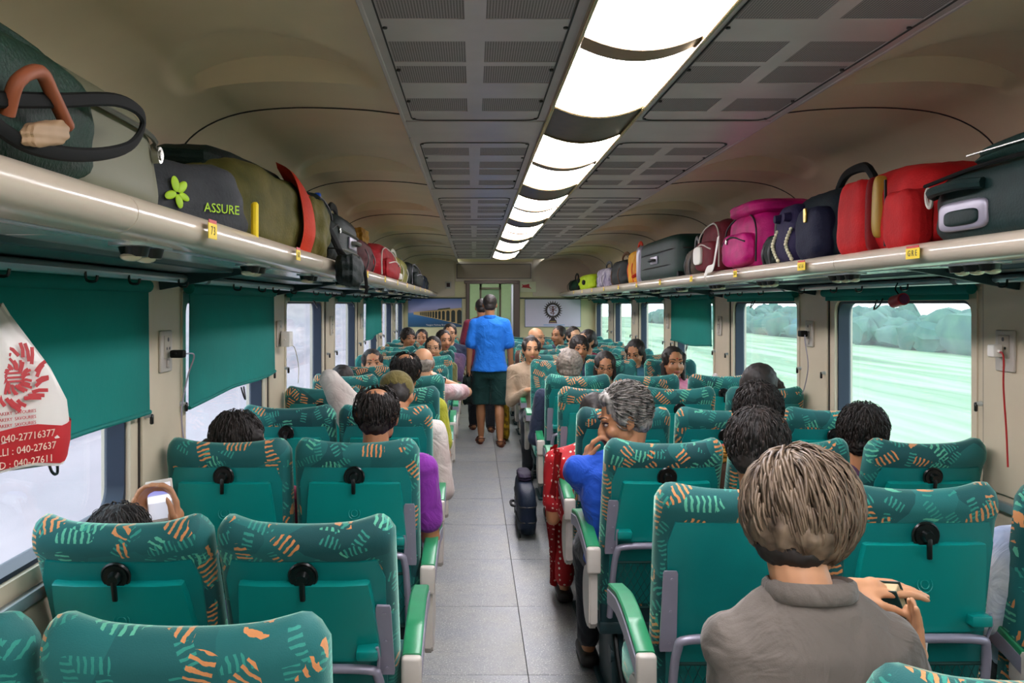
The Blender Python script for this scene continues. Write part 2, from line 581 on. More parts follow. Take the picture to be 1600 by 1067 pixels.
# vaulted ceiling: cream side vaults with moulded air scoops, grey centre panels
def vault(name, sgn, label):
    prof = [(0.655, 2.275), (0.80, 2.292), (0.98, 2.300), (1.12, 2.296), (1.24, 2.280), (1.34, 2.245), (1.42, 2.19), (1.475, 2.11), (1.51, 2.02), (1.53, 1.92), (1.54, 1.80)]
    P = smooth_path([(p[0], p[1], 0) for p in prof], 5)
    step = 0.045
    ny = int((Y1 - Y0) / step)
    b = nb(); rows = []
    joints = [3.30 + BAY * i for i in range(-3, 7)]
    for j in range(ny + 1):
        y = Y0 + (Y1 - Y0) * j / ny
        row = []
        for q in P:
            d, z = q.x, q.y
            # scoop: half ellipse whose straight far edge lies 0.42 m before a joint
            dz = 0.0
            for jt in joints:
                e = jt - 0.40
                u = (e - y) / 0.50; v = (d - 1.02) / 0.30
                if 0 <= u <= 1 and abs(v) < 1:
                    r2 = u * u + v * v
                    if r2 < 1:
                        dz = 0.070 * (1 - r2) ** 0.5 * (1 - 0.15 * u)
            row.append(b.verts.new((XC + sgn * d, y, z + dz)))
        rows.append(row)
    for j in range(ny):
        for i in range(len(P) - 1):
            b.faces.new((rows[j][i], rows[j][i + 1], rows[j + 1][i + 1], rows[j + 1][i]))
    o = struct(name, b, M_cream, label=label, cat='ceiling')
    for jt in joints:
        if jt < Y0 or jt > Y1: continue
        t = nb(); tube(t, [(XC + sgn * q.x, jt, q.y - 0.001) for q in P[::2]], 0.0035, n=5)
        obj('panel_joint', t, M_joint, o)
    return o
vault('ceiling_left', -1, 'cream vaulted ceiling over the two-seat side')
vault('ceiling_right', 1, 'cream vaulted ceiling over the three-seat side')

b = nb(); box(b, (XC, (Y0 + Y1) / 2, 2.36), (1.36, Y1 - Y0, 0.06))
roof = struct('ceiling', b, M_joint, label='grey perforated air-duct ceiling down the middle of the carriage', cat='ceiling')

def perf_mat():
    m = bpy.data.materials.new('perforated_grille'); m.use_nodes = True
    t = NT(m); b = m.node_tree.nodes['Principled BSDF']
    tcn = t.n('TexCoord')
    v = t.vmath('SCALE', tcn.outputs['Object']); v.node.inputs['Scale'].default_value = 150
    f = t.vmath('FRACTION', v)
    d = t.vmath('SUBTRACT', f, (0.5, 0.5, 0.5))
    s = t.n('SeparateXYZ'); t.l(d, s.inputs[0])
    r = t.math('SQRT', t.math('ADD', t.math('POWER', s.outputs[0], 2), t.math('POWER', s.outputs[1], 2)))
    h = t.math('LESS_THAN', r, 0.34)
    t.l(t.mix(h, lin('#a39696'), lin('#4a4042')), b.inputs['Base Color'])
    b.inputs['Roughness'].default_value = 0.6
    return m
M_perf = perf_mat()
STR = 0.145     # half width of the light strip
def ceil_bay(y0):
    yd = y0 + 1.62      # end of the perforated panel, plain plate follows
    y2 = y0 + BAY - 0.014
    for s in (-1, 1):
        a, c = XC + s * (STR + 0.012), XC + s * 0.655
        lo, hi = min(a, c), max(a, c)
        z0 = 2.255
        # panel with rectangular holes, one grid mesh
        cw = 0.195; gx = [(lo + hi) / 2 + e * 0.122 for e in (-1, 1)]
        rows_y = [y0 + e for e in (0.24, 0.62, 0.86, 1.26)]
        X = [lo]; 
        for g in gx: X += [g - cw / 2, g + cw / 2]
        X.append(hi)
        Yv = [y0]
        for ry in rows_y: Yv += [ry, ry + 0.20]
        Yv.append(yd)
        t = nb()
        for i in range(len(X) - 1):
            for j in range(len(Yv) - 1):
                hole = i % 2 == 1 and j % 2 == 1
                if hole: continue
                box(t, ((X[i] + X[i + 1]) / 2, (Yv[j] + Yv[j + 1]) / 2, z0 + 0.004), (X[i + 1] - X[i], Yv[j + 1] - Yv[j], 0.008))
        bmesh.ops.remove_doubles(t, verts=t.verts, dist=1e-5)
        p = obj('grille_panel', t, M_ceilgrey, roof, smooth=False)
        for g in gx:
            for ry in rows_y:
                t = nb(); box(t, (g, ry + 0.10, z0 + 0.0035), (cw + 0.004, 0.204, 0.003))
                obj('perforated_grille', t, M_perf, p, smooth=False)
        # raised rim of the access panel
        t = nb()
        mp = lambda q, d: (q[0], q[1], z0 - d)
        frame3(t, rrect((lo + hi) / 2, (y0 + 0.12 + yd - 0.02) / 2, hi - lo - 0.05, yd - y0 - 0.12, 0.05, 4), rrect((lo + hi) / 2, (y0 + 0.12 + yd - 0.02) / 2, hi - lo - 0.058, yd - y0 - 0.128, 0.046, 4), mp, 0.0, 0.003)
        obj('access_rim', t, M_joint, p)
        t = nb()
        for e in (0.14, 0.5, 0.9, 1.3, 1.58):
            for xx in (lo + 0.035, hi - 0.035):
                cyl(t, (xx, y0 + e, z0 - 0.004), (xx, y0 + e, z0 + 0.002), 0.006, n=8)
        obj('panel_screw', t, M_joint, p)
        t = nb(); box(t, ((lo + hi) / 2, (yd + y2) / 2 + 0.003, z0 + 0.002), (hi - lo, y2 - yd - 0.006, 0.010), 0.002, 1)
        obj('plain_plate', t, M_ceilgrey, roof)
        # dark step to the vault
        t = nb(); box(t, (c + s * 0.004, (y0 + y2) / 2, z0 + 0.012), (0.012, y2 - y0, 0.03), 0.002, 1)
        obj('edge_strip', t, M_ceilgrey, roof)
M_goldtrim = mat('warm_metal_trim', '#b59a6c', 0.25, metal=0.8)
M_smoke = mat('smoked_cover', '#5a4632', 0.4, spec=0.4, noise=0.3, nscale=25)
M_dimgap = mat('dim_gap_brown', '#8a6a45', 0.4)
def lamp(y0, idx, i=0):
    """one luminaire: curved white diffusers around a brown strip painted for the dim gap between tubes, then a smoked cover"""
    r = thing('ceiling_light', 'lit white curved ceiling light strip, %s from the front of the view' % ORD[idx] if idx > 0 else 'lit white ceiling light strip %s the camera' % ('above' if i == -1 else 'just behind' if i == -2 else 'far behind'), 'light', (XC, y0, 2.25), group='ceiling lights')
    def curved(y_a, y_b, sag, m, name, lift=0.0):
        t = nb(); K = 12; NY = 2
        rows = []
        for j in range(NY):
            y = (y_a, y_b)[j]
            row = []
            for i in range(K + 1):
                u = -1 + 2 * i / K
                row.append(t.verts.new((u * STR, y, lift - sag * (1 - u * u))))
            row += [t.verts.new((STR * (1 - 2 * i / K), y, lift + 0.012)) for i in range(K + 1)]
            rows.append(row)
        n = len(rows[0])
        for i in range(n): t.faces.new((rows[0][i], rows[0][(i + 1) % n], rows[1][(i + 1) % n], rows[1][i]))
        t.faces.new(rows[0]); t.faces.new(rows[1][::-1])
        bmesh.ops.recalc_face_normals(t, faces=t.faces)
        return obj(name, t, m, r)
    curved(0.485, 1.16, 0.030, M_diff, 'diffuser')
    curved(1.155, 1.255, 0.036, M_dimgap, 'dim_gap')  # brown strip puts the diffuser's dimmer zone between tubes into colour
    curved(1.25, BAY - 0.01, 0.030, M_diff, 'diffuser')
    curved(0.005, 0.485, 0.034, M_smoke, 'smoked_cover')
    for yy in (0.48, BAY - 0.006):
        t = nb(); tube(t, [(STR * (-1 + i / 6), yy, -0.035 * (1 - (-1 + i / 6) ** 2) - 0.002) for i in range(13)], 0.004, n=5)
        obj('end_trim', t, M_goldtrim, r)
    for s in (-1, 1):
        t = nb(); box(t, (s * (STR + 0.006), BAY / 2, -0.002), (0.012, BAY - 0.01, 0.022), 0.003, 1)
        obj('side_trim', t, M_goldtrim, r)
cnt = 0
for i in range(-3, 6):
    y = 3.30 + BAY * i
    # grille bays run from y+0.35; lamps follow the same rhythm
    if y + BAY > Y0 + 0.4 and y + 0.3 + BAY < Y1 + 0.4:
        ceil_bay(y + 0.35)
        lamp(y - 0.25, max(0, i + 1), i)
# plain end plates
for (a, c) in ((Y0, 3.30 + BAY * -2 + 0.35 - 0.0),):
    if c - a > 0.1 and c - a < 1.0:
        t = nb(); box(t, (XC, (a + c) / 2, 2.26), (1.31, c - a, 0.01)); obj('plain_plate', t, M_ceilgrey, roof)

# ------------------------------------------------------------------ end wall with doorway
DX0, DX1, DZ = -0.07, 0.66, 1.93
b = nb()
T = 0.08
box(b, ((XL - 0.1 + DX0) / 2, Y1 + T / 2, 1.25), (DX0 - XL + 0.1, T, 2.5))
box(b, ((XR + 0.1 + DX1) / 2, Y1 + T / 2, 1.25), (XR + 0.1 - DX1, T, 2.5))
box(b, ((DX0 + DX1) / 2, Y1 + T / 2, (DZ + 2.5) / 2), (DX1 - DX0, T, 2.5 - DZ))
M_endwall = mat('end_wall_laminate', '#eadfae', 0.5, noise=0.08, nscale=3)
wf = struct('wall_front', b, M_endwall, label='pale yellow end wall around the doorway', cat='wall', smooth=False)
# upper greyer panel pieces
M_pinkgrey = mat('upper_wall_laminate', '#dccbb4', 0.45, noise=0.06, nscale=4)
for (x0, x1) in ((XL, -0.30), (0.95, XR)):
    t = nb(); box(t, ((x0 + x1) / 2, Y1 - 0.008, 2.02), (x1 - x0, 0.016, 0.60), 0.003, 1); obj('upper_panel', t, M_pinkgrey, wf)
t = nb(); box(t, (0.325, Y1 - 0.012, 2.12), (1.24, 0.024, 0.32), 0.004, 1)
hp = obj('header_panel', t, M_pinkgrey, wf)
t = nb(); box(t, (0.325, Y1 - 0.027, 2.125), (1.18, 0.008, 0.22), 0.003, 1)
obj('recess_plate', t, mat('recess_brown', '#a8947c', 0.5, noise=0.1, nscale=3), hp)
t = nb()
mp = lambda q, d: (q[0], Y1 - d, q[1])
frame3(t, rrect(0.325, 2.125, 1.20, 0.24, 0.004, 2), rrect(0.325, 2.125, 1.17, 0.21, 0.003, 2), mp, 0.022, 0.034)
obj('recess_frame', t, mat('dull_bronze', '#6d6256', 0.4, metal=0.4), hp)
# dark rail above the posters
for (x0, x1) in ((XL, DX0 - 0.06), (DX1 + 0.08, XR)):
    t = nb(); box(t, ((x0 + x1) / 2, Y1 - 0.012, 1.695), (x1 - x0, 0.024, 0.014)); obj('picture_rail', t, M_joint, wf)
# door frame
M_dframe = mat('door_frame_bronze', '#5c5048', 0.35, metal=0.5)
df = thing('door_1', 'dark-framed open doorway in the end wall', 'doorway', kind='structure')
for x in (DX0 - 0.02, DX1 + 0.03):
    t = nb(); box(t, (x, Y1 + 0.02, DZ / 2), (0.06 if x < 0.3 else 0.10, 0.16, DZ), 0.006, 1); obj('jamb', t, M_dframe, df)
t = nb(); box(t, ((DX0 + DX1) / 2, Y1 + 0.02, DZ + 0.02), (DX1 - DX0 + 0.16, 0.16, 0.05), 0.006, 1); obj('lintel', t, M_dframe, df)
t = nb(); box(t, (DX1 - 0.03, Y1 + 0.14, DZ / 2), (0.05, 0.03, DZ - 0.02), 0.004, 1); obj('sliding_leaf', t, M_steel, df)
# vestibule beyond
M_vest = mat('vestibule_panel', '#b9c7a8', 0.45, noise=0.06)
VY = Y1 + 2.3
b = nb()
for x in (-0.28, 0.90): box(b, (x, (Y1 + VY) / 2 + 0.04, 1.15), (0.06, VY - Y1, 2.3))
box(b, (0.31, (Y1 + VY) / 2 + 0.04, 2.26), (1.24, VY - Y1, 0.05))
box(b, (-0.08, VY, 1.15), (0.46, 0.05, 2.3)); box(b, (0.70, VY, 1.15), (0.46, 0.05, 2.3)); box(b, (0.31, VY, 2.10), (0.40, 0.05, 0.4))
vest = struct('wall_vestibule', b, M_vest, label='pale green vestibule walls seen through the doorway', cat='wall', smooth=False)
t = nb()
for x in (0.13, 0.49): box(t, (x, VY - 0.03, 0.95), (0.035, 0.05, 1.9))
box(t, (0.31, VY - 0.03, 1.89), (0.40, 0.05, 0.035)); obj('inner_door_frame', t, M_dframe, vest)
t = nb(); box(t, (0.31, VY + 0.01, 0.95), (0.34, 0.03, 1.88)); obj('inner_door_leaf', t, mat('door_leaf_green', '#8fa58c', 0.4), vest)
t = nb(); box(t, (0.31, VY - 0.01, 1.45), (0.24, 0.012, 0.42)); obj('inner_door_pane', t, mat('pale_pane', '#c9dcd0', 0.15), vest)
vl = thing('vestibule_light', 'small lit ceiling lamp in the vestibule beyond the doorway', 'light', (0.31, Y1 + 1.1, 2.22))
t = nb(); box(t, (0, 0, 0), (0.14, 0.6, 0.03), 0.01, 2); obj('diffuser', t, emit_mat('vestibule_diffuser', '#f4fff4', 30), vl)
t = nb(); box(t, (0, 0, 0.012), (0.17, 0.64, 0.02), 0.004, 1); obj('housing', t, M_white, vl)

# rear end wall (behind the camera)
b = nb(); box(b, (XC, Y0 - 0.04, 1.25), (XR - XL + 0.3, 0.08, 2.5))
struct('wall_rear', b, M_pinkgrey, label='plain end wall behind the camera', cat='wall', smooth=False)

# ------------------------------------------------------------------ landscape
def ground_mat(name, bands, sy):
    m = bpy.data.materials.new(name); m.use_nodes = True
    t = NT(m); b = m.node_tree.nodes['Principled BSDF']
    tcn = t.n('TexCoord')
    v = t.vmath('MULTIPLY', tcn.outputs['Object'], (0.16, sy, 1.0))
    n = t.n('TexNoise'); n.inputs['Scale'].default_value = 1.0; n.inputs['Detail'].default_value = 5; t.l(v, n.inputs[0])
    cr = t.n('ValToRGB'); t.l(n.outputs[0], cr.inputs[0])
    e = cr.color_ramp.elements
    e[0].position = 0.32; e[0].color = lin(bands[0]); e[1].position = 0.66; e[1].color = lin(bands[-1])
    for i, c in enumerate(bands[1:-1]):
        x = e.new(0.32 + 0.34 * (i + 1) / (len(bands) - 1)); x.color = lin(c)
    t.l(cr.outputs[0], b.inputs['Base Color']); b.inputs['Roughness'].default_value = 0.9
    return m
M_field = ground_mat('meadow', ['#4f7048', '#6c8c60', '#94ad86', '#5f8056', '#7f9c74'], 0.012)
b = nb(); box(b, (202, 60, -4.05), (400, 700, 0.1)); 
gr = struct('ground_right', b, M_field, label='pale green meadow outside the three-seat side windows', cat='meadow', smooth=False)
M_bank = ground_mat('stony_bank', ['#88767c', '#ab9a9e', '#988a8f', '#bfaeb0'], 0.05)
b = nb(); prism(b, [(-1.7, -1.4), (-6.0, -1.4), (-6.0, -0.55), (-3.1, -1.0)], 'y', -60, 260)
gl = struct('ground_left', b, M_bank, label='pale stony bank outside the two-seat side windows', cat='embankment', smooth=False)
M_wall_out = ground_mat('concrete_boundary', ['#8c7f8a', '#b09fa6', '#9c919c', '#c4b4b8'], 0.08)
b = nb(); box(b, (-7.0, 90, 0.3), (0.3, 360, 4.2)); 
struct('wall_trackside', b, M_wall_out, label='pale concrete trackside wall beyond the two-seat side windows', cat='wall', smooth=False)
# wooded edge beyond the meadow, a mass of crowns that nobody could count
M_leaf = mat('tree_leaves', '#46725c', 0.95, color2='#2a5550', nscale=0.35)
b = nb()
rnd = random.Random(5)
for i in range(620):
    y = -60 + i * 0.55 + rnd.uniform(-1, 1)
    x = 56 + rnd.uniform(-3, 9)
    h = 3.6 + 0.7 * math.sin(i * 0.11) + rnd.uniform(-0.6, 0.6) + (x - 56) * 0.12
    m_ = Matrix.Translation((x, y, -4 + h * 0.5)) @ Matrix.Diagonal((rnd.uniform(.8, 1.8), rnd.uniform(2.5, 7.5), h * 0.56, 1))
    bmesh.ops.create_icosphere(b, subdivisions=2, radius=1.0, matrix=m_)
for v in b.verts:
    v.co += Vector((rnd.uniform(-.3, .3), rnd.uniform(-.3, .3), rnd.uniform(-.30, .30)))
tag(obj('treeline', b, M_leaf), 'blue-green line of trees beyond the meadow', 'trees', kind='stuff')
# ================================================================== SEATS
# local frame: origin on the floor under the rear of the headrest, +Y is the way the passenger faces
SW = 0.2225
def rear_y(z): return 0.115 - 0.115 * (z - 0.42) / 0.68
def seat_backrest_bm():
    # closed profile (y, z, shoulder) from the bottom rear, over the top, down the front
    pr = []
    for i in range(9):
        z = 0.42 + 0.60 * i / 8
        pr.append((rear_y(z), z))
    top = [(-0.006, 1.055), (-0.004, 1.085), (0.010, 1.108), (0.034, 1.118), (0.060, 1.112), (0.080, 1.090), (0.088, 1.06)]
    pr += top
    fr = [(0.092, 1.02), (0.104, 0.97), (0.118, 0.90), (0.128, 0.82), (0.142, 0.72), (0.160, 0.62), (0.178, 0.52), (0.190, 0.42)]
    pr += fr
    N = 26
    b = nb(); secs = []
    cyz = [(0.06, 0)]
    for i in range(N + 1):
        u = -1 + 2 * i / N
        u = math.copysign(abs(u) ** 0.85, u)
        e = (1 - abs(u) ** 9) ** (1 / 3.0) if abs(u) < 1 else 0
        row = []
        for (y, z) in pr:
            ym = rear_y(min(z, 1.05)) + 0.045
            yy = ym + (y - ym) * (0.25 + 0.75 * e)
            zz = z
            if z > 1.0:
                zz = z + (0.030 * abs(u) ** 2.2 - 0.012) * (z - 1.0) / 0.12
                if abs(u) > 0.80: zz -= 0.055 * ((abs(u) - 0.80) / 0.20) ** 2 * (z - 1.0) / 0.12
            # side bolsters wrap forward
            yy += 0.035 * max(0, abs(u) - 0.55) / 0.45 * (1 if y > ym else 0.55)
            row.append(b.verts.new((u * SW * (1.0 if z > 0.6 else 0.985), yy, zz)))
        secs.append(row)
    n = len(pr)
    for i in range(N):
        for k in range(n):
            b.faces.new((secs[i][k], secs[i][(k + 1) % n], secs[i + 1][(k + 1) % n], secs[i + 1][k]))
    b.faces.new(secs[0]); b.faces.new(secs[-1][::-1])
    bmesh.ops.recalc_face_normals(b, faces=b.faces)
    return b

def panel_bm(z0, z1, w0, w1, off, th, r, nz=10, nx=10, crisp=False):
    """slab that follows the rear face; w0 bottom half-width, w1 top half-width"""
    b = nb()
    F_, B_ = [], []
    for j in range(nz + 1):
        t = j / nz
        if crisp: t = (0.0, 0.012, 0.2, 0.4, 0.6, 0.8, 0.985, 1.0, 1.0)[j] if j < 8 else 1.0
        z = z0 + (z1 - z0) * t
        w = w0 + (w1 - w0) * t
        d = min(t, 1 - t) * (z1 - z0)
        if d < r: w -= r - math.sqrt(max(0, r * r - (r - d) ** 2))
        fr, br = [], []
        for i in range(nx + 1):
            u = -1 + 2 * i / nx
            if crisp: u = (-1, -0.985, -0.6, -0.3, 0, 0.3, 0.6, 0.985, 1)[i]
            edge = 1.0 if (0 < i < nx and 0 < j < nz) else (0.62 if crisp else 0.35)
            y = rear_y(z) - off + 0.035 * 0.55 * max(0, abs(u * w / SW) - 0.55) / 0.45
            fr.append(b.verts.new((u * w, y - th * edge, z)))
            br.append(b.verts.new((u * w, y + 0.004, z)))
        F_.append(fr); B_.append(br)
    for j in range(nz):
        for i in range(nx):
            b.faces.new((F_[j][i], F_[j][i + 1], F_[j + 1][i + 1], F_[j + 1][i]))
            b.faces.new((B_[j][i], B_[j + 1][i], B_[j + 1][i + 1], B_[j][i + 1]))
    for j in range(nz):
        b.faces.new((F_[j][0], F_[j + 1][0], B_[j + 1][0], B_[j][0]))
        b.faces.new((F_[j][nx], B_[j][nx], B_[j + 1][nx], F_[j + 1][nx]))
    for i in range(nx):
        b.faces.new((F_[0][i], B_[0][i], B_[0][i + 1], F_[0][i + 1]))
        b.faces.new((F_[nz][i], F_[nz][i + 1], B_[nz][i + 1], B_[nz][i]))
    bmesh.ops.recalc_face_normals(b, faces=b.faces)
    return b

def mk_data(fn, m):
    o = obj('tmp', fn, m); d = o.data; bpy.data.objects.remove(o); return d
D = {}
D['backrest'] = mk_data(seat_backrest_bm(), M_fabric)
D['back_panel'] = mk_data(panel_bm(0.44, 1.022, 0.188, 0.200, 0.004, 0.010, 0.02), M_vinyl)
TZ = (0.724, 0.972)
b = panel_bm(TZ[0], TZ[1], 0.184, 0.163, 0.016, 0.020, 0.010, 7, 8, True)
D['tray_table'] = mk_data(b, M_tray)
b = nb()
for rr in (0.020, 0.011):
    tube(b, [(rr * math.cos(a), -0.0, rr * math.sin(a)) for a in np.linspace(0, 2 * math.pi, 18, endpoint=False)], 0.0016, n=4, closed=True)
D['emblem'] = mk_data(b, M_tray)
b = nb()
cyl(b, (0, 0, 0), (0, -0.014, 0), 0.033, 0.030, 20); cyl(b, (0, -0.014, 0), (0, -0.030, 0), 0.018, 0.013, 16)
tube(b, [(0.033 * math.cos(a), -0.006, 0.033 * math.sin(a)) for a in np.linspace(0, 2 * math.pi, 20, endpoint=False)], 0.005, n=6, closed=True)
D['latch'] = mk_data(b, M_black)
b = nb(); box(b, (0, -0.026, -0.030), (0.014, 0.010, 0.056), 0.004, 2)
D['latch_lever'] = mk_data(b, M_black)
# hinge blocks and thin links of the tray
b = nb()
box(b, (0.150, rear_y(0.75) - 0.045, 0.765), (0.055, 0.045, 0.030), 0.006, 2)
D['tray_hinge'] = mk_data(b, M_tray)
b = nb()
for s in (1,):
    tube(b, [(s * 0.176, rear_y(0.78) - 0.05, 0.785), (s * 0.180, rear_y(0.75) - 0.055, 0.755), (s * 0.176, rear_y(0.72) - 0.045, 0.715)], 0.0045, n=6)
D['tray_link'] = mk_data(b, M_grey)
b = nb()
pth = [(-0.186, rear_y(0.45) - 0.035, 0.40), (-0.182, rear_y(0.6) - 0.045, 0.60), (-0.174, rear_y(0.68) - 0.05, 0.685), (-0.150, rear_y(0.71) - 0.052, 0.712),
       (0, rear_y(0.715) - 0.052, 0.716), (0.150, rear_y(0.71) - 0.052, 0.712), (0.174, rear_y(0.68) - 0.05, 0.685), (0.182, rear_y(0.6) - 0.045, 0.60), (0.186, rear_y(0.45) - 0.035, 0.40)]
tube(b, smooth_path(pth, 5), 0.0125, n=10)
D['support_bar'] = mk_data(b, M_grey)
b = nb()
def netp(x, z): return (x, rear_y(z) - 0.040 - 0.020 * math.sin(math.pi * min(1, max(0, (z - 0.44) / 0.2))), z)
for i in range(-7, 8):
    for s in (-1, 1):
        pts = []
        for k in range(8):
            z = 0.44 + 0.2 * k / 7; x = i * 0.026 + s * 0.10 * (k / 7 - 0.5)
            if abs(x) <= 0.175: pts.append(netp(x, z))
        if len(pts) > 1: tube(b, pts, 0.0013, n=3)
for z in (0.44, 0.64): tube(b, [netp(-0.178, z), netp(0, z), netp(0.178, z)], 0.005, n=6)
D['magazine_net'] = mk_data(b, M_net)
# cushion
b = nb(); box(b, (0, 0.40, 0.415), (0.442, 0.52, 0.12), 0.045, 4)
for v in b.verts:
    if v.co.z > 0.42: v.co.z += 0.02 * (abs(v.co.x) / 0.225) ** 2 + 0.015 * max(0, (v.co.y - 0.4) / 0.26)
D['seat_cushion'] = mk_data(b, M_fabric)
b = nb()
box(b, (0, 0.36, 0.325), (0.44, 0.46, 0.05), 0.01, 2); box(b, (0, 0.16, 0.36), (0.43, 0.05, 0.12), 0.01, 1)
D['seat_frame'] = mk_data(b, M_dark)
b = nb(); box(b, (0, 0.34, 0.155), (0.05, 0.34, 0.30), 0.01, 2); box(b, (0, 0.34, 0.012), (0.09, 0.42, 0.024), 0.006, 1)
cyl(b, (-0.028, 0.20, 0.20), (0.028, 0.20, 0.20), 0.035, n=12)
D['leg'] = mk_data(b, M_dark)
b = nb(); tube(b, [(-0.19, -0.03, 0.13), (0.19, -0.03, 0.13)], 0.014, n=8)
for s in (-1, 1): tube(b, [(s * 0.15, -0.03, 0.13), (s * 0.15, 0.12, 0.22), (s * 0.15, 0.18, 0.30)], 0.010, n=6)
D['footrest'] = mk_data(b, M_black)
# armrest : pad, metal side, end cap, rounded side cover
def arm_z(y): return 0.662 + 0.055 * math.sin(min(1, max(0, y / 0.34)) * math.pi / 2) - 0.02 * max(0, y - 0.34) / 0.14
b = nb()
def arm_strip(b, x0, x1, h0, h1, y0=0.0, y1=0.49, n=12, m=0):
    rows = []
    for k in range(n + 1):
        y = y0 + (y1 - y0) * k / n; z = arm_z(y)
        rows.append([b.verts.new((x0, y, z + h0)), b.verts.new((x0, y, z + h1 - 0.004)), b.verts.new((x0 + 0.005, y, z + h1)), b.verts.new((x1 - 0.005, y, z + h1)), b.verts.new((x1, y, z + h1 - 0.004)), b.verts.new((x1, y, z + h0))])
    for k in range(n):
        for i in range(6):
            f = b.faces.new((rows[k][i], rows[k][(i + 1) % 6], rows[k + 1][(i + 1) % 6], rows[k + 1][i])); f.material_index = m
    b.faces.new(rows[0]); b.faces.new(rows[-1][::-1])
    bmesh.ops.recalc_face_normals(b, faces=b.faces)
arm_strip(b, -0.025, 0.025, -0.004, 0.014)
D['arm_pad'] = mk_data(b, M_pad)
b = nb(); arm_strip(b, -0.028, 0.028, -0.050, -0.002)
D['armrest'] = mk_data(b, M_grey)
b = nb(); box(b, (0, -0.008, 0.622), (0.054, 0.034, 0.100), 0.010, 3); box(b, (0, 0.03, 0.60), (0.040, 0.07, 0.05), 0.01, 2)
D['end_cap'] = mk_data(b, M_white)
poly = [(0.0, 0.585), (0.0, 0.375)]
poly += [(0.02, 0.352), (0.05, 0.345)]
for a in np.linspace(-80, 80, 12): poly.append((0.075 + 0.115 * math.cos(R(a)), 0.465 + 0.118 * math.sin(R(a))))
b = nb(); prism(b, poly, 'x', -0.017, 0.017)
bmesh.ops.bevel(b, geom=[e for e in b.edges if abs(e.verts[0].co.x - e.verts[1].co.x) < 1e-5], offset=0.006, segments=2, affect='EDGES')
D['side_cover'] = mk_data(b, M_white)
b = nb()
for k in range(5):
    pass
def bracket_pts(z): return rear_y(z) - 0.010
prf = [(0.70, 0.020), (0.90, 0.014)]
b = nb()
A = []
for (z, w) in ((0.665, 0.021), (0.675, 0.0225), (0.885, 0.019), (0.892, 0.016)):
    y = rear_y(z) - 0.006
    A.append([b.verts.new((-w, y, z)), b.verts.new((w, y - 0.002, z)), b.verts.new((w, y - 0.010, z)), b.verts.new((-w, y - 0.010, z))])
for k in range(3):
    for i in range(4): b.faces.new((A[k][i], A[k][(i + 1) % 4], A[k + 1][(i + 1) % 4], A[k + 1][i]))
b.faces.new(A[0]); b.faces.new(A[-1][::-1]); bmesh.ops.recalc_face_normals(b, faces=b.faces)
for z in (0.69, 0.78, 0.87): cyl(b, (0.003, rear_y(z) - 0.014, z), (0.003, rear_y(z) - 0.021, z), 0.0035, n=8)
D['side_bracket'] = mk_data(b, M_grey)

def make_seat(tray, aisle):
    """aisle: -1 left side open, +1 right side open, 0 in the middle"""
    r = thing('train_seat', 'prototype', 'seat')
    part('backrest', D['backrest'], r); part('back_panel', D['back_panel'], r)
    part('seat_cushion', D['seat_cushion'], r); part('seat_frame', D['seat_frame'], r)
    part('leg', D['leg'], r, (-0.14, 0, 0)); part('leg', D['leg'], r, (0.14, 0, 0)); part('footrest', D['footrest'], r)
    if tray:
        t = part('tray_table', D['tray_table'], r)
        part('emblem', D['emblem'], t, (0, rear_y(0.87) - 0.038, 0.862), (R(-9.6), 0, 0))
        for q in (-1, 1):
            part('tray_hinge', D['tray_hinge'], t, scale=(q, 1, 1)); part('tray_link', D['tray_link'], t, scale=(q, 1, 1))
        l = part('latch', D['latch'], r, (0.0, rear_y(0.99) - 0.016, 0.992))
        part('latch_lever', D['latch_lever'], l)
    part('support_bar', D['support_bar'], r); part('magazine_net', D['magazine_net'], r)
    sides = [aisle] if aisle else [-1]
    for s in sides:
        x = s * (SW + (0.034 if aisle else 0.0085))
        a = part('armrest', D['armrest'], r, (x, 0.035, 0), scale=(1 if aisle else 0.22, 1, 1))
        part('arm_pad', D['arm_pad'], a); part('end_cap', D['end_cap'], a)
        if aisle: part('side_cover', D['side_cover'], r, (x, 0.035, 0))
    if aisle: part('side_bracket', D['side_bracket'], r, (aisle * 0.192, 0, 0))
    r['_proto'] = 1
    register(r)
    return r
PROTO = {}
TILT = ('backrest', 'back_panel', 'tray_table', 'latch', 'side_bracket', 'support_bar', 'magazine_net')
def seat(x, y, rz, label, tray=True, aisle=0, group=None, rec=0.0):
    key = (tray, aisle)
    if key not in PROTO:
        PROTO[key] = make_seat(tray, aisle); o = PROTO[key]
        del o['_proto']
    else:
        o = copy_tree(PROTO[key])
    o.location = (x, y, 0); o.rotation_euler = (0, 0, rz)
    if rec:
        M = Matrix.Translation((0, 0.16, 0.45)) @ Matrix.Rotation(R(rec), 4, 'X') @ Matrix.Translation((0, -0.16, -0.45))
        for ch in (o.children if rec else ()):
            if ch.name.split('.')[0] in TILT: ch.matrix_basis = M @ ch.matrix_basis
    tag(o, label, 'seat', group)
    return o
LX = [(-0.880, 'window'), (-0.420, 'aisle')]
RX = [(0.715, 'aisle'), (1.187, 'middle'), (1.698, 'window')]
L_FWD = [0.43, 1.38, 2.42, 3.27, 4.36, 5.36, 6.30, 7.25]
L_BWD = [8.75, 9.70, 10.65, 11.60, 12.55, 13.50]
R_FWD = [1.17, 2.44, 3.52, 4.40, 5.34, 6.30]
R_BWD = [8.10, 9.05, 10.0, 10.95, 11.90, 12.85, 13.80]
rs = random.Random(3)
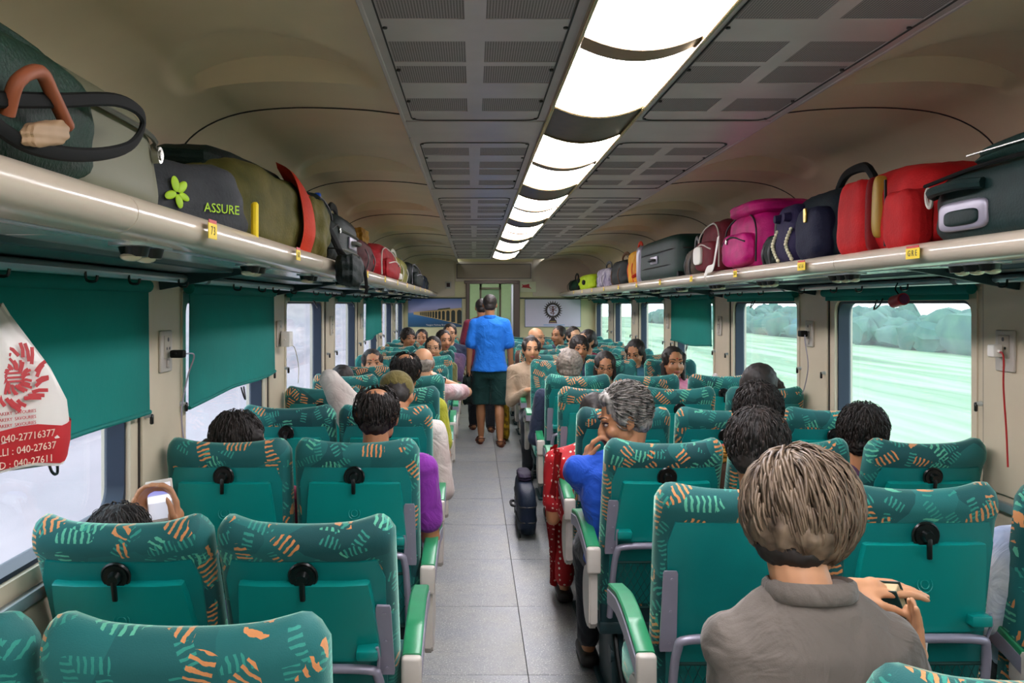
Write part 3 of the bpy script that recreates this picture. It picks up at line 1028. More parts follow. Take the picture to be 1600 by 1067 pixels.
for i, y in enumerate(L_FWD):
    for x, w in LX:
        if i == 0 and w == 'aisle': continue
        if i == 1: x -= 0.028
        seat(x, y, R(rs.uniform(-1.2, 1.2)), 'teal patterned %s seat seen from behind, two-seat side, %s row from the camera' % (w, ORD[i] if i else 'nearest'), True, 1 if w == 'aisle' else 0, 'two-seat side seats facing away', {2: 15.0}.get(i, 0))
for i, y in enumerate(L_BWD):
    for x, w in LX:
        seat(x, y, math.pi + R(rs.uniform(-1.2, 1.2)), 'teal patterned %s seat facing the camera, two-seat side, %s such row' % (w, ORD[i + 1]), True, -1 if w == 'aisle' else 0, 'two-seat side seats facing the camera')
for i, y in enumerate(R_FWD):
    for x, w in RX:
        if i == 0: x += 0.035
        plain = (i == 1 and w == 'aisle')
        seat(x, y, R(rs.uniform(-1.2, 1.2)), ('teal aisle seat with plain back and no tray beside the grey polo shirt boy' if plain else 'teal patterned %s seat seen from behind, three-seat side, %s row from the camera' % (w, ORD[i + 1])), not plain, -1 if w == 'aisle' else 0, 'three-seat side seats facing away', {2: 9.0, 3: 4.0}.get(i, 0))
for i, y in enumerate(R_BWD):
    for x, w in RX:
        seat(x, y, math.pi + R(rs.uniform(-1.2, 1.2)), 'teal patterned %s seat facing the camera, three-seat side, %s such row' % (w, ORD[i + 1]), True, 1 if w == 'aisle' else 0, 'three-seat side seats facing the camera')
# ================================================================== LUGGAGE RACKS, LIGHTS, BLINDS, SOCKETS
M_lens = mat('reading_lens', '#f0e6c8', 0.1, spec=0.8)
def rack(s, name, label):
    """s=-1 left, +1 right ; nose towards the aisle"""
    xe = -0.57 if s < 0 else 1.37
    xw = XL if s < 0 else XR
    r = thing(name, label, 'rack', (xw, Y0 + 0.1, 1.72))
    L = Y1 - Y0 - 0.15
    ox = xw
    # bullnose in bay-long lengths
    nose = []
    for a in np.linspace(-90, 90, 11):
        nose.append((-s * (0.0) + math.cos(R(a)) * 0.045, 1.757 + 0.036 * math.sin(R(a))))
    y = Y0 + 0.1
    ends = [Y0 + 0.1] + [3.30 + BAY * i + 0.25 for i in range(-2, 6) if Y0 + 0.3 < 3.30 + BAY * i + 0.25 < Y1 - 0.3] + [Y1 - 0.04]
    for i in range(len(ends) - 1):
        a, c = ends[i], ends[i + 1] - 0.004
        b = nb()
        pl = [(xe + s * 0.05 - s * n_[0] - ox, n_[1] - 1.72) for n_ in nose] + [(xe + s * 0.10 - ox, 1.790 - 1.72), (xe + s * 0.10 - ox, 1.722 - 1.72)]
        prism(b, pl, 'y', a - r.location.y, c - r.location.y)
        obj('nose_rail', b, M_rack, r)
        b = nb(); cyl(b, (xe + s * 0.012 - ox, a - r.location.y - 0.004, 0.037), (xe + s * 0.012 - ox, a - r.location.y + 0.03, 0.037), 0.002, n=6)
    w = abs(xw - xe)
    b = nb(); box(b, (-s * (w - 0.09) / 2, L / 2, 0.032), (w - 0.09, L, 0.03), 0.004, 1)
    obj('shelf_plate', b, M_under, r)
    b = nb(); box(b, (-s * (w - 0.12), L / 2, 0.006), (0.02, L, 0.012), 0.003, 1); obj('lower_lip', b, M_steel, r)
    # glossy underside plates, split per row
    n = int(L / 0.978)
    for k in range(n + 1):
        a = k * 0.978; c = min(L, a + 0.972)
        b = nb(); box(b, (-s * (w - 0.23), (a + c) / 2, 0.010), (0.19, c - a, 0.012), 0.002, 1); obj('underside_plate', b, M_under, r)
    b = nb(); box(b, (-s * 0.17, L / 2, 0.004), (0.22, L, 0.030), 0.004, 1); obj('duct_cover', b, mat('duct_teal_grey', '#3d5a5c', 0.3, metal=0.4), r)
    # hook rail under the rack, one length per bay
    for i in range(len(ends) - 1):
        a, c = ends[i] - r.location.y + 0.02, ends[i + 1] - r.location.y - 0.02
        b = nb(); tube(b, [(-s * 0.10, a, -0.030), (-s * 0.10, c, -0.030)], 0.020, n=10, flat=0.8); box(b, (-s * 0.05, (a + c) / 2, -0.022), (0.10, c - a, 0.010))
        h = obj('hook_rail', b, M_steel, r)
        for f in (0.18, 0.42, 0.58, 0.82):
            yy = a + (c - a) * f
            b = nb(); tube(b, smooth_path([(-s * 0.118, yy, -0.035), (-s * 0.122, yy, -0.058), (-s * 0.145, yy, -0.060), (-s * 0.150, yy, -0.045)], 3), 0.004, n=5)
            obj('coat_hook', b, M_black, h)
    # end brackets at pillars
    for i in range(-2, 7):
        yy = 3.30 + BAY * i - 0.02
        if not (Y0 + 0.2 < yy < Y1): continue
        b = nb(); prism(b, [(-s * 0.01, 0.01), (-s * (w - 0.12), 0.01), (-s * 0.02, -0.07)], 'y', yy - r.location.y, yy - r.location.y + 0.02)
        obj('rack_bracket', b, M_dark, r)
    return r
rack(-1, 'luggage_rack', 'long cream-edged luggage rack over the two-seat side windows')
rack(1, 'luggage_rack', 'long cream-edged luggage rack over the three-seat side windows')

def reading_lights(x, y, s, n, label, grp):
    r = thing('reading_light', label, 'light', (x, y, 1.722), group=grp)
    b = nb(); prism(b, [(p[0], p[1]) for p in rrect(0, 0, 0.07, 0.085 * n + 0.06, 0.03, 4)], 'z', -0.006, 0.006)
    obj('housing', b, M_steel, r)
    for k in range(n):
        yy = (k - (n - 1) / 2) * 0.085
        b = nb(); cyl(b, (0, yy, -0.004), (0, yy, -0.026), 0.032, 0.026, 14); obj('lamp_shade', b, M_black, r)
        b = nb(); sph(b, (0.004 * s, yy - 0.008, -0.026), (0.022, 0.022, 0.010), u=12, v=8); obj('lens', b, M_lens, r)
    return r
sy = [2.05 + 0.978 * i for i in range(13)]
for i, y in enumerate(sy):
    reading_lights(-0.69, y - 0.12, -1, 2, 'pair of reading lamps under the two-seat side rack, %s from the camera' % ORD[i + 1], 'reading lamps under the two-seat side rack')
    reading_lights(1.50, y + 0.73, 1, 3, 'three reading lamps under the three-seat side rack, %s from the camera' % ORD[i + 1], 'reading lamps under the three-seat side rack') if y + 0.73 < 14.5 else None
def sticker(x, y, s, txt, label, grp):
    w = 0.026 * len(txt) + 0.012
    r = thing('seat_number_sticker', label, 'sticker', (x, y, 1.757), math.pi / 2 if s < 0 else -math.pi / 2, group=grp)
    # curved around the nose: thin plate standing just proud of the rail
    b = nb(); box(b, (0, -0.001, 0), (w, 0.002, 0.034), 0.0008, 1); obj('backing', b, M_yellow, r)
    text_obj('number', ' '.join(txt), 0.026, M_ink, r, (0, -0.0025, 0), (R(90), 0, 0), 0.0003)
    b = nb(); box(b, (0, -0.001, 0.020), (w * 0.9, 0.0016, 0.008)); obj('red_strip', b, M_red, r)
    return r
nums_l = ['73', '68', '67', '63', '62', '58', '57', '53', '52', '48', '47', '43', '42']
nums_r = ['GRE', '656', '60', '59', '55', '54', '50', '49', '45', '44', '40', '39', '35']
for i, y in enumerate(sy[:11]):
    sticker(-0.5635, y - 0.05, -1, nums_l[i], 'yellow seat number sticker on the two-seat side rack edge, %s from the camera' % ORD[i + 1], 'number stickers on the two-seat side rack edge')
    sticker(1.3635, y + 0.83, 1, nums_r[i], 'yellow seat number sticker on the three-seat side rack edge, %s from the camera' % ORD[i + 1], 'number stickers on the three-seat side rack edge')

# roller blinds
def blind(wall, k, drop, label):
    s = -1 if wall < 0 else 1
    x = (XL if s < 0 else XR) - s * 0.035
    y0, y1 = WIN[k]
    y0 -= 0.03; y1 += 0.05
    r = thing('roller_blind', label, 'blind', (x, (y0 + y1) / 2, 1.66))
    b = nb(); cyl(b, (0, -(y1 - y0) / 2, 0), (0, (y1 - y0) / 2, 0), 0.022, n=12); obj('roller', b, M_blind, r)
    if drop > 0.05:
        b = nb(); NX, NZ = 24, 10
        g = []
        for j in range(NZ + 1):
            row = []
            for i in range(NX + 1):
                u = i / NX; yy = -(y1 - y0) / 2 + (y1 - y0) * u
                zz = -drop * (j / NZ)
                t_ = j / NZ
                zz -= t_ * (0.010 * math.sin(u * 6.0 + k) + 0.018 * (0.5 - u) * 2 * (1 if s < 0 else -0.3))
                xx = -s * (0.010 * math.sin(u * 9 + k * 2) * t_ + 0.004)
                row.append(b.verts.new((xx, yy, zz)))
            g.append(row)
        bk = [[b.verts.new(v.co + Vector((s * 0.003, 0, 0))) for v in row] for row in g]
        for G in (g, bk):
            for j in range(NZ):
                for i in range(NX): b.faces.new((G[j][i], G[j][i + 1], G[j + 1][i + 1], G[j + 1][i]))
        for j in range(NZ):
            for i in (0, NX): b.faces.new((g[j][i], g[j + 1][i], bk[j + 1][i], bk[j][i]))
        obj('cloth', b, M_blind, r)
        b = nb(); tube(b, [v.co + Vector((0, 0, 0)) for v in g[-1]] if False else [(-s * (0.010 * math.sin(i / 12 * 9 + k * 2) + 0.004), -(y1 - y0) / 2 + (y1 - y0) * i / 12, -drop - (0.010 * math.sin(i / 12 * 6.0 + k) + 0.018 * (0.5 - i / 12) * 2 * (1 if s < 0 else -0.3))) for i in range(13)], 0.008, n=8)
        obj('hem_bar', b, M_blind, r)
        b = nb(); tube(b, smooth_path([(-s * 0.02, -0.03, -drop - 0.005), (-s * 0.035, -0.035, -drop - 0.05), (-s * 0.03, 0.01, -drop - 0.06), (-s * 0.02, 0.02, -drop - 0.005)], 4), 0.004, n=5)
        obj('pull_loop', b, M_black, r)
    else:
        b = nb(); box(b, (0, 0, -0.028), (0.006, (y1 - y0) * 0.97, 0.03), 0.002, 1); obj('hem_bar', b, M_blind, r)
        b = nb(); tube(b, smooth_path([(-s * 0.01, 0.0, -0.035), (-s * 0.03, -0.01, -0.065), (-s * 0.03, 0.05, -0.085), (-s * 0.01, 0.06, -0.04)], 4), 0.004, n=5)
        obj('pull_loop', b, M_black, r)
    return r
wi = {k: 'window %d' % k for k in range(9)}
drops = {(-1, 2): 0.43, (-1, 3): 0.44, (-1, 6): 0.41, (1, 5): 0.41}
for k in range(1, 9):
    for s in (-1, 1):
        d = drops.get((s, k), 0.0)
        side = 'two-seat side' if s < 0 else 'three-seat side'
        vis = k - 1
        if vis < 1:
            lab = 'green blind above the window beside the camera, %s' % side
        elif d: lab = 'green roller blind drawn halfway down on the %s, %s window ahead' % (side, ORD[vis])
        else: lab = 'rolled-up green blind on the %s, %s window ahead' % (side, ORD[vis])
        blind(s, k, d, lab)
# sockets and latches on the pillars
def socket(x, y, s, label, grp):
    r = thing('wall_socket', label, 'socket', (x - s * 0.012, y, 1.43), group=grp)
    b = nb(); box(b, (-s * 0.006, 0, 0), (0.012, 0.12, 0.15), 0.008, 2); obj('wall_plate', b, M_white, r)
    b = nb(); box(b, (-s * 0.013, -0.0, 0.015), (0.006, 0.07, 0.085), 0.004, 2); obj('socket_face', b, mat('socket_face', '#b9b09f', 0.35), r)
    b = nb()
    for (dy, dz, rr) in ((0, 0.042, 0.008), (-0.014, 0.01, 0.0055), (0.014, 0.01, 0.0055)): cyl(b, (-s * 0.0155, dy, dz), (-s * 0.017, dy, dz), rr, n=10)
    obj('socket_holes', b, M_black, r)
    b = nb(); box(b, (-s * 0.016, 0, -0.045), (0.01, 0.02, 0.03), 0.003, 1); obj('rocker_switch', b, M_white, r)
    return r
for i in range(6):
    y = 3.35 + BAY * i
    socket(XL + 0.0, y, -1, 'square power socket on the %s pillar of the two-seat side' % ORD[i + 1], 'sockets along the two-seat side')
    socket(XR, y + (0.02 if i == 0 else 0.03), 1, 'square power socket on the %s pillar of the three-seat side' % ORD[i + 1], 'sockets along the three-seat side')
    for s, x in ((-1, XL), (1, XR)):
        for j, yy in enumerate((y - 0.19, y + 0.19)):
            r = thing('blind_catch', 'small dark blind catch on the %s pillar edge %s, %s' % ('near' if j == 0 else 'far', 'of the two-seat side' if s < 0 else 'of the three-seat side', ORD[i + 1] + ' pillar'), 'catch', (x - s * 0.012, yy, 1.22))
            b = nb(); cyl(b, (0, 0, 0), (-s * 0.022, 0, 0), 0.010, 0.007, 8); obj('boss', b, M_steel, r)
            b = nb(); box(b, (-s * 0.022, 0.0, -0.012), (0.012, 0.012, 0.035), 0.003, 1); obj('catch_lever', b, M_black, r)
# ================================================================== PEOPLE
M_skin = mat('skin_warm_brown', '#b87f58', 0.5, noise=0.12, nscale=14)
M_skin2 = mat('skin_light_brown', '#cf9870', 0.5, noise=0.10, nscale=14)
M_skin3 = mat('skin_fair_brown', '#d8a882', 0.5, noise=0.10, nscale=14)
M_lip = mat('lips', '#8f4a40', 0.45)
M_eye = mat('eye_white', '#b3a698', 0.25)
M_iris = mat('dark_iris', '#140c08', 0.2)
M_hairb = mat('black_hair', '#14110f', 0.6, color2='#2c221c', nscale=40, stretch=(1, 1, 0.3))
M_hairg = mat('grey_black_hair', '#b5aea6', 0.55, color2='#1c1a1a', nscale=55, stretch=(1, 1, 0.35))
M_hairgrey = mat('grey_hair', '#9a8d80', 0.55, color2='#5c524a', nscale=60)
M_hairbr = mat('light_brown_hair', '#8a7660', 0.45, color2='#45362a', nscale=45, stretch=(1, 1, 0.3))
M_specs = mat('spectacle_frame', '#3a2f2c', 0.3, metal=0.4)

def cloth(name, c, c2=None, bump=0.12):
    fresh = 'cloth_' + name not in MATS
    m = mat('cloth_' + name, c, 0.85, noise=0.10, nscale=6, color2=c2, sheen=0.15)
    if fresh:
        t = NT(m); b = m.node_tree.nodes['Principled BSDF']; tcn = t.n('TexCoord')
        n1 = t.n('TexNoise'); n1.inputs['Scale'].default_value = 9; n1.inputs['Detail'].default_value = 3; n1.inputs['Distortion'].default_value = 1.4; t.l(tcn.outputs['Object'], n1.inputs['Vector'])
        n2 = t.n('TexNoise'); n2.inputs['Scale'].default_value = 420; t.l(tcn.outputs['Object'], n2.inputs['Vector'])
        hsum = t.math('MULTIPLY_ADD', n2.outputs['Fac'], 0.03, n1.outputs['Fac'])
        bp = t.n('Bump'); bp.inputs['Strength'].default_value = 0.55; bp.inputs['Distance'].default_value = 0.030
        t.l(hsum, bp.inputs['Height']); t.l(bp.outputs['Normal'], b.inputs['Normal'])
    return m

def finish(bm, name, m, voxel, parent=None, smooth_it=2, disp=0.0, dscale=0.08, dec=None):
    """voxel-remesh overlapping closed pieces into one continuous skin"""
    me = bpy.data.meshes.new(name); bm.to_mesh(me); bm.free()
    o = bpy.data.objects.new(name, me)
    md = o.modifiers.new('r', 'REMESH'); md.mode = 'VOXEL'; md.voxel_size = voxel; md.use_smooth_shade = True
    if smooth_it:
        sm = o.modifiers.new('s', 'SMOOTH'); sm.factor = 0.5; sm.iterations = smooth_it
    if disp:
        tx = bpy.data.textures.new('n', 'CLOUDS'); tx.noise_scale = dscale; tx.noise_depth = 2
        dm = o.modifiers.new('d', 'DISPLACE'); dm.texture = tx; dm.strength = disp; dm.mid_level = 0.5; dm.texture_coords = 'LOCAL'
    if dec:
        dd = o.modifiers.new('c', 'DECIMATE'); dd.ratio = dec
    nm = bake(o); col.objects.link(o)
    o.modifiers.clear(); o.data = nm; bpy.data.meshes.remove(me)
    nm.name = name
    nm.polygons.foreach_set('use_smooth', [True] * len(nm.polygons))
    nm.materials.clear(); nm.materials.append(m)
    if parent is not None: o.parent = parent
    return o

def cap(bm, p0, p1, r0, r1, n=12):
    """round-ended tapered limb"""
    cyl(bm, p0, p1, r0, r1, n); sph(bm, p0, r0, u=n, v=8); sph(bm, p1, r1, u=n, v=8)

def loft(bm, rings, n=20):
    """rings: (x, y, z, rx, ry, yaw, pitch)"""
    RR = []
    for (x, y, z, rx, ry, yaw, pit) in rings:
        M = Euler((pit, 0, yaw)).to_matrix()
        row = []
        for k in range(n):
            a = 2 * math.pi * k / n
            c, s_ = math.cos(a), math.sin(a)
            p = M @ Vector((math.copysign(abs(c) ** 0.85, c) * rx, math.copysign(abs(s_) ** 0.85, s_) * ry, 0))
            row.append(bm.verts.new(p + Vector((x, y, z))))
        RR.append(row)
    for i in range(len(RR) - 1):
        for k in range(n): bm.faces.new((RR[i][k], RR[i][(k + 1) % n], RR[i + 1][(k + 1) % n], RR[i + 1][k]))
    bm.faces.new(RR[0][::-1]); bm.faces.new(RR[-1])

def ik(sh, wr, l1, l2, pole):
    sh, wr, pole = Vector(sh), Vector(wr), Vector(pole)
    d = wr - sh; L = min(d.length, (l1 + l2) * 0.995)
    d.normalize(); wr2 = sh + d * L
    a = (l1 * l1 - l2 * l2 + L * L) / (2 * L)
    h = math.sqrt(max(0, l1 * l1 - a * a))
    pd = (pole - sh); pd = pd - d * pd.dot(d)
    if pd.length < 1e-4: pd = Vector((1, 0, 0))
    pd.normalize()
    return sh + d * a + pd * h, wr2

def hand(bm, w, d, nrm, side, curl=0.35, k=1.0, spread=0.0, thumb=0.6):
    """w wrist, d pointing along the hand, nrm out of the palm, side +1: thumb lies towards nrm x d"""
    w = Vector(w); d = Vector(d).normalized(); nrm = Vector(nrm); nrm = (nrm - d * nrm.dot(d)).normalized()
    a = nrm.cross(d).normalized() * side       # towards the thumb
    P = lambda u, v, t=0.0: w + d * u * k + a * v * k + nrm * t * k
    ln = (0.92, 1.0, 0.94, 0.76); vx = (0.031, 0.0105, -0.010, -0.029)
    cap(bm, P(-0.02, 0), P(0.02, 0), 0.024 * k, 0.024 * k, 10)
    for i in range(4):
        base = P(0.086 - abs(i - 1) * 0.005, vx[i])
        cap(bm, P(0.012, vx[i] * 0.62), base, 0.0135 * k, 0.0105 * k, 8)
        q = base; ang = 0.0
        dirs = d + a * spread * (1.5 - i) * 0.35; dirs.normalize()
        for j, (L, r) in enumerate(((0.044, 0.0098), (0.027, 0.0088), (0.021, 0.0078))):
            ang += curl * (0.75 if j == 0 else 1.0) * (1.0 + 0.08 * i)
            v = dirs * math.cos(ang) + nrm * math.sin(ang)
            e = q + v * L * ln[i] * k
            cap(bm, q, e, r * k, (r - 0.0008) * k, 8)
            q = e
    sph(bm, P(0.045, 0.0), (0.026 * k, 0.026 * k, 0.026 * k), u=10, v=8)
    q = P(0.018, 0.024, 0.004)
    v0 = (d * (0.75 - 0.3 * thumb) + a * (0.75) + nrm * 0.35 * thumb).normalized()
    e = q + v0 * 0.042 * k; cap(bm, q, e, 0.0155 * k, 0.0112 * k, 8)
    v1 = (d * 0.9 + a * (0.45 - 0.5 * thumb) + nrm * 0.4 * thumb).normalized()
    e2 = e + v1 * 0.030 * k; cap(bm, e, e2, 0.0108 * k, 0.0098 * k, 8)
    e3 = e2 + (v1 + nrm * 0.2).normalized() * 0.023 * k; cap(bm, e2, e3, 0.0096 * k, 0.008 * k, 8)

def head_pieces(bm, M, k, female=False):
    def S(c, r, rot=(0, 0, 0)):
        sph(bm, M @ (Vector(c) * k), tuple(v * k for v in r), (M.to_3x3() @ Euler(rot).to_matrix()), u=16, v=12)
    def C(p, q, r0, r1): cap(bm, M @ (Vector(p) * k), M @ (Vector(q) * k), r0 * k, r1 * k, 10)
    S((0, -0.012, 0.034), (0.074, 0.093, 0.080))
    S((0, 0.024, -0.016), (0.060, 0.067, 0.085))
    S((0, 0.030, -0.064), (0.045 if not female else 0.040, 0.047, 0.038))
    S((0, 0.062, -0.092), (0.021, 0.020, 0.016))
    C((0, 0.080, 0.014), (0, 0.100, -0.020), 0.0085, 0.011)
    S((0, 0.100, -0.026), (0.016, 0.013, 0.010))
    for s in (-1, 1):
        S((s * 0.012, 0.093, -0.029), (0.009, 0.010, 0.008))
        S((s * 0.028, 0.077, 0.026), (0.025, 0.014, 0.010))
        S((s * 0.038, 0.062, -0.028), (0.023, 0.024, 0.024))
        S((s * 0.046, 0.018, -0.050), (0.016, 0.030, 0.026))
        S((s * 0.077, -0.006, -0.002), (0.008, 0.018, 0.029), (0, 0, s * 0.35))
        S((s * 0.074, 0.002, -0.022), (0.008, 0.010, 0.012))
    S((0, 0.081, -0.058), (0.024, 0.014, 0.012))

def face_parts(o, M, k, brow_m, spec=False, bindi=False, shut=False, tilt_m=None):
    def sp_(name, c, r, m, u=10, v=8):
        b = nb(); sph(b, M @ (Vector(c) * k), tuple(x * k for x in r), M.to_3x3(), u=u, v=v); return obj(name, b, m, o)
    for s in (-1, 1):
        if not shut:
            e = sp_('eye', (s * 0.030, 0.0775, 0.003), (0.0125, 0.0085, 0.0055), M_eye)
            b = nb(); sph(b, M @ (Vector((s * 0.0295, 0.0842, 0.003)) * k), (0.0062 * k, 0.003 * k, 0.0056 * k), M.to_3x3(), u=10, v=8); obj('iris', b, M_iris, e)
        b = nb(); tube(b, [M @ (Vector((s * (0.013 + 0.034 * t), 0.0870 - 0.017 * t * t, 0.010 + 0.003 * math.sin(t * 3))) * k) for t in np.linspace(0, 1, 5)], 0.0022 * k, n=5); obj('eyelid', b, M_iris, o)
        b = nb(); tube(b, [M @ (Vector((s * (0.012 + 0.038 * t), 0.0915 - 0.020 * t * t, 0.029 + 0.006 * math.sin(t * 2.6))) * k) for t in np.linspace(0, 1, 6)], 0.0036 * k, n=5, taper=lambda t: 1.1 - 0.6 * t); obj('eyebrow', b, brow_m, o)
    b = nb()
    for dz, r in ((0.0035, 0.0055), (-0.0045, 0.0065)):
        tube(b, [M @ (Vector((0.023 * t, 0.0935 - 0.010 * t * t, -0.058 + dz + 0.002 * t * t)) * k) for t in np.linspace(-1, 1, 9)], r * k, n=6, taper=lambda t: 0.35 + 0.65 * math.sin(math.pi * t))
    finish(b, 'lips', M_lip, 0.004, o, 1)
    if bindi: sp_('bindi', (0, 0.0925, 0.040), (0.005, 0.002, 0.005), M_red)
    if spec:
        b = nb()
        for s in (-1, 1):
            tube(b, [M @ (Vector((s * 0.032 + 0.021 * math.cos(a), 0.101, 0.002 + 0.016 * math.sin(a))) * k) for a in np.linspace(0, 2 * math.pi, 16, endpoint=False)], 0.0014 * k, n=4, closed=True)
            tube(b, [M @ (Vector(p) * k) for p in ((s * 0.053, 0.100, 0.006), (s * 0.074, 0.07, 0.008), (s * 0.082, 0.0, 0.004))], 0.0013 * k, n=4)
        tube(b, [M @ (Vector(p) * k) for p in ((-0.011, 0.101, 0.004), (0, 0.103, 0.006), (0.011, 0.101, 0.004))], 0.0014 * k, n=4)
        obj('spectacles', b, M_specs, o)

def strand_coat(bm, M, k, c, r, n, length, rad, flow, region, rnd, lift=0.004):
    """tapered locks that follow an ellipsoid; flow(p) gives the combing direction at unit-sphere point p"""
    c = Vector(c); r = Vector(r)
    made = 0; tries = 0
    while made < n and tries < n * 12:
        tries += 1
        u = Vector((rnd.gauss(0, 1), rnd.gauss(0, 1), rnd.gauss(0, 1))).normalized()
        p = Vector((u.x * r.x, u.y * r.y, u.z * r.z)) + c
        if not region(p, u): continue
        pts = []; v = u.copy(); L = length * rnd.uniform(0.6, 1.2); seg = 6
        wob = Vector((rnd.gauss(0, .12), rnd.gauss(0, .12), rnd.gauss(0, .12)))
        lf = lift * rnd.uniform(0.2, 1.5)
        for i in range(seg + 1):
            q = Vector((v.x * r.x, v.y * r.y, v.z * r.z)) + c
            nn = Vector((v.x / r.x, v.y / r.y, v.z / r.z)).normalized()
            h = lf * math.sin(math.pi * min(1, i / seg + 0.15))
            pts.append(M @ ((q + nn * h) * k))
            f = flow(v) + wob
            f = f - nn * f.dot(nn)
            if f.length < 1e-3: break
            f.normalize()
            q2 = q + f * L / seg - c
            v = Vector((q2.x / r.x, q2.y / r.y, q2.z / r.z)).normalized()
        if len(pts) > 3:
            tube(bm, pts, rad * k * rnd.uniform(0.6, 1.2), n=4, flat=0.5, taper=lambda t: max(0.12, math.sin(math.pi * (0.12 + 0.88 * t)) if t > 0.5 else 0.8))
            made += 1

def hair(o, M, k, style, m, seed=0, fine=False):
    rnd = random.Random(seed)
    b = nb()
    def S(c, r, rot=(0, 0, 0)): sph(b, M @ (Vector(c) * k), tuple(v * k for v in r), M.to_3x3() @ Euler(rot).to_matrix(), u=20, v=14)
    def C(p, q, r0, r1): cap(b, M @ (Vector(p) * k), M @ (Vector(q) * k), r0 * k, r1 * k, 10)
    disp, ds = 0.010, 0.018
    if style in ('short', 'thin', 'curly', 'wavy'):
        g = {'short': 0.0, 'thin': -0.004, 'curly': 0.008, 'wavy': 0.003}[style]
        S((0, -0.020, 0.040), (0.081 + g, 0.092 + g, 0.085 + g))
        S((0, -0.052, -0.018), (0.064 + g, 0.052 + g, 0.054))
        for s in (-1, 1): S((s * 0.068, 0.012, 0.022), (0.014 + g * .5, 0.030, 0.034))
        if style == 'wavy': S((0.01, 0.030, 0.094), (0.062, 0.050, 0.032))
        if style == 'curly': disp, ds = 0.022, 0.014
    elif style == 'rim':
        for s in (-1, 1):
            S((s * 0.066, -0.018, 0.010), (0.018, 0.052, 0.036))
        S((0, -0.075, -0.005), (0.066, 0.034, 0.040)); S((0, -0.060, -0.035), (0.055, 0.038, 0.032))
    elif style in ('bun', 'long', 'tied'):
        S((0, -0.022, 0.040), (0.083, 0.094, 0.086))
        S((0, -0.045, -0.015), (0.074, 0.062, 0.062))
        for s in (-1, 1): S((s * 0.062, 0.018, 0.030), (0.024, 0.040, 0.050), (0, s * 0.25, 0))
        if style == 'bun': S((0, -0.115, -0.020), (0.042, 0.036, 0.040))
        if style == 'long':
            for s in (-1, 1): C((s * 0.070, -0.015, -0.01), (s * 0.075, -0.005, -0.125), 0.024, 0.018)
            C((0, -0.06, -0.02), (0, -0.07, -0.17), 0.062, 0.045)
        if style == 'tied': C((0, -0.09, -0.01), (0.01, -0.115, -0.20), 0.030, 0.016)
    elif style == 'bob':
        S((0, -0.018, 0.036), (0.098, 0.106, 0.098))
        S((0, -0.030, -0.012), (0.094, 0.096, 0.072))
        S((0.0, 0.030, 0.060), (0.080, 0.070, 0.060))
    h = finish(b, 'hair', m, 0.005 * (1.0 if fine else 1.6), o, 2, disp, ds, dec=None if fine or style == 'thin' else 0.6)
    me = h.data
    if style in ('thin', 'bob') or style.startswith('short'):
        Mi = M.inverted()
        bm = bmesh.new(); bm.from_mesh(me)
        kill = []
        for f in bm.faces:
            c = Mi @ f.calc_center_median() / k
            if style == 'thin':
                w = math.sin(c.x * 190 + c.y * 60) * 0.004 + math.sin(c.y * 240) * 0.003
                if c.z > 0.085 and ((c.x - 0.004) / 0.045) ** 2 + ((c.y + 0.045) / 0.038) ** 2 < 1 + w * 40: kill.append(f)
            elif style == 'bob' and (c.z < -0.066 + 0.010 * math.sin(c.x * 90) or (c.y > 0.045 and c.z < 0.035 and abs(c.x) < 0.08)): kill.append(f)
        if kill: bmesh.ops.delete(bm, geom=kill, context='FACES')
        bm.to_mesh(me); bm.free()
    if fine:
        b = nb()
        crown = Vector((0.01, -0.35, 0.93)).normalized()
        def flow(v):
            f = v - crown * 1.0
            f = v * 1.0 - crown
            f.z -= 0.55
            return f
        if style == 'bob':
            def flow(v):
                f = v - crown * 1.0; f.z -= 0.35; f.x += 0.45
                return f
            b2 = nb(); sph(b2, M @ (Vector((0, -0.050, -0.058)) * k), (0.062 * k, 0.046 * k, 0.034 * k), M.to_3x3(), u=18, v=12)
            finish(b2, 'nape_hair', M_hairb, 0.006, o, 1, 0.008, 0.015)
            strand_coat(b, M, k, (0, -0.018, 0.030), (0.101, 0.110, 0.104), 1250, 0.10, 0.0042, flow, lambda p, u: not (p.y > 0.05 and p.z < 0.05) and p.z > -0.05, rnd, 0.009)
        elif style == 'wavy':
            strand_coat(b, M, k, (0, -0.024, 0.046), (0.086, 0.096, 0.094), 1000, 0.055, 0.0038, lambda v: Vector((0.35, -1.0, -0.45 - v.z * 0.1)), lambda p, u: p.z > 0.0 - (p.y < -0.02) * 0.05 and not (p.y > 0.040 and p.z < 0.092), rnd, 0.010)
        else:
            g = 0.009 if style == 'curly' else 0.003
            def reg(p, u):
                if p.y > 0.04 and p.z < 0.07: return False
                if style == 'thin' and p.z > 0.075 and ((p.x - 0.004) / 0.046) ** 2 + ((p.y + 0.045) / 0.040) ** 2 < 1.0: return rnd.random() < 0.10
                return p.z > -0.055
            strand_coat(b, M, k, (0, -0.022, 0.036), (0.083 + g, 0.092 + g, 0.090 + g), 900, 0.035, 0.0030, flow, reg, rnd, 0.006)
        me2 = bpy.data.meshes.new('locks'); b.to_mesh(me2); b.free()
        bm = bmesh.new(); bm.from_mesh(me); bm.from_mesh(me2); bm.to_mesh(me); bm.free(); bpy.data.meshes.remove(me2)
        me.polygons.foreach_set('use_smooth', [True] * len(me.polygons))
    return h

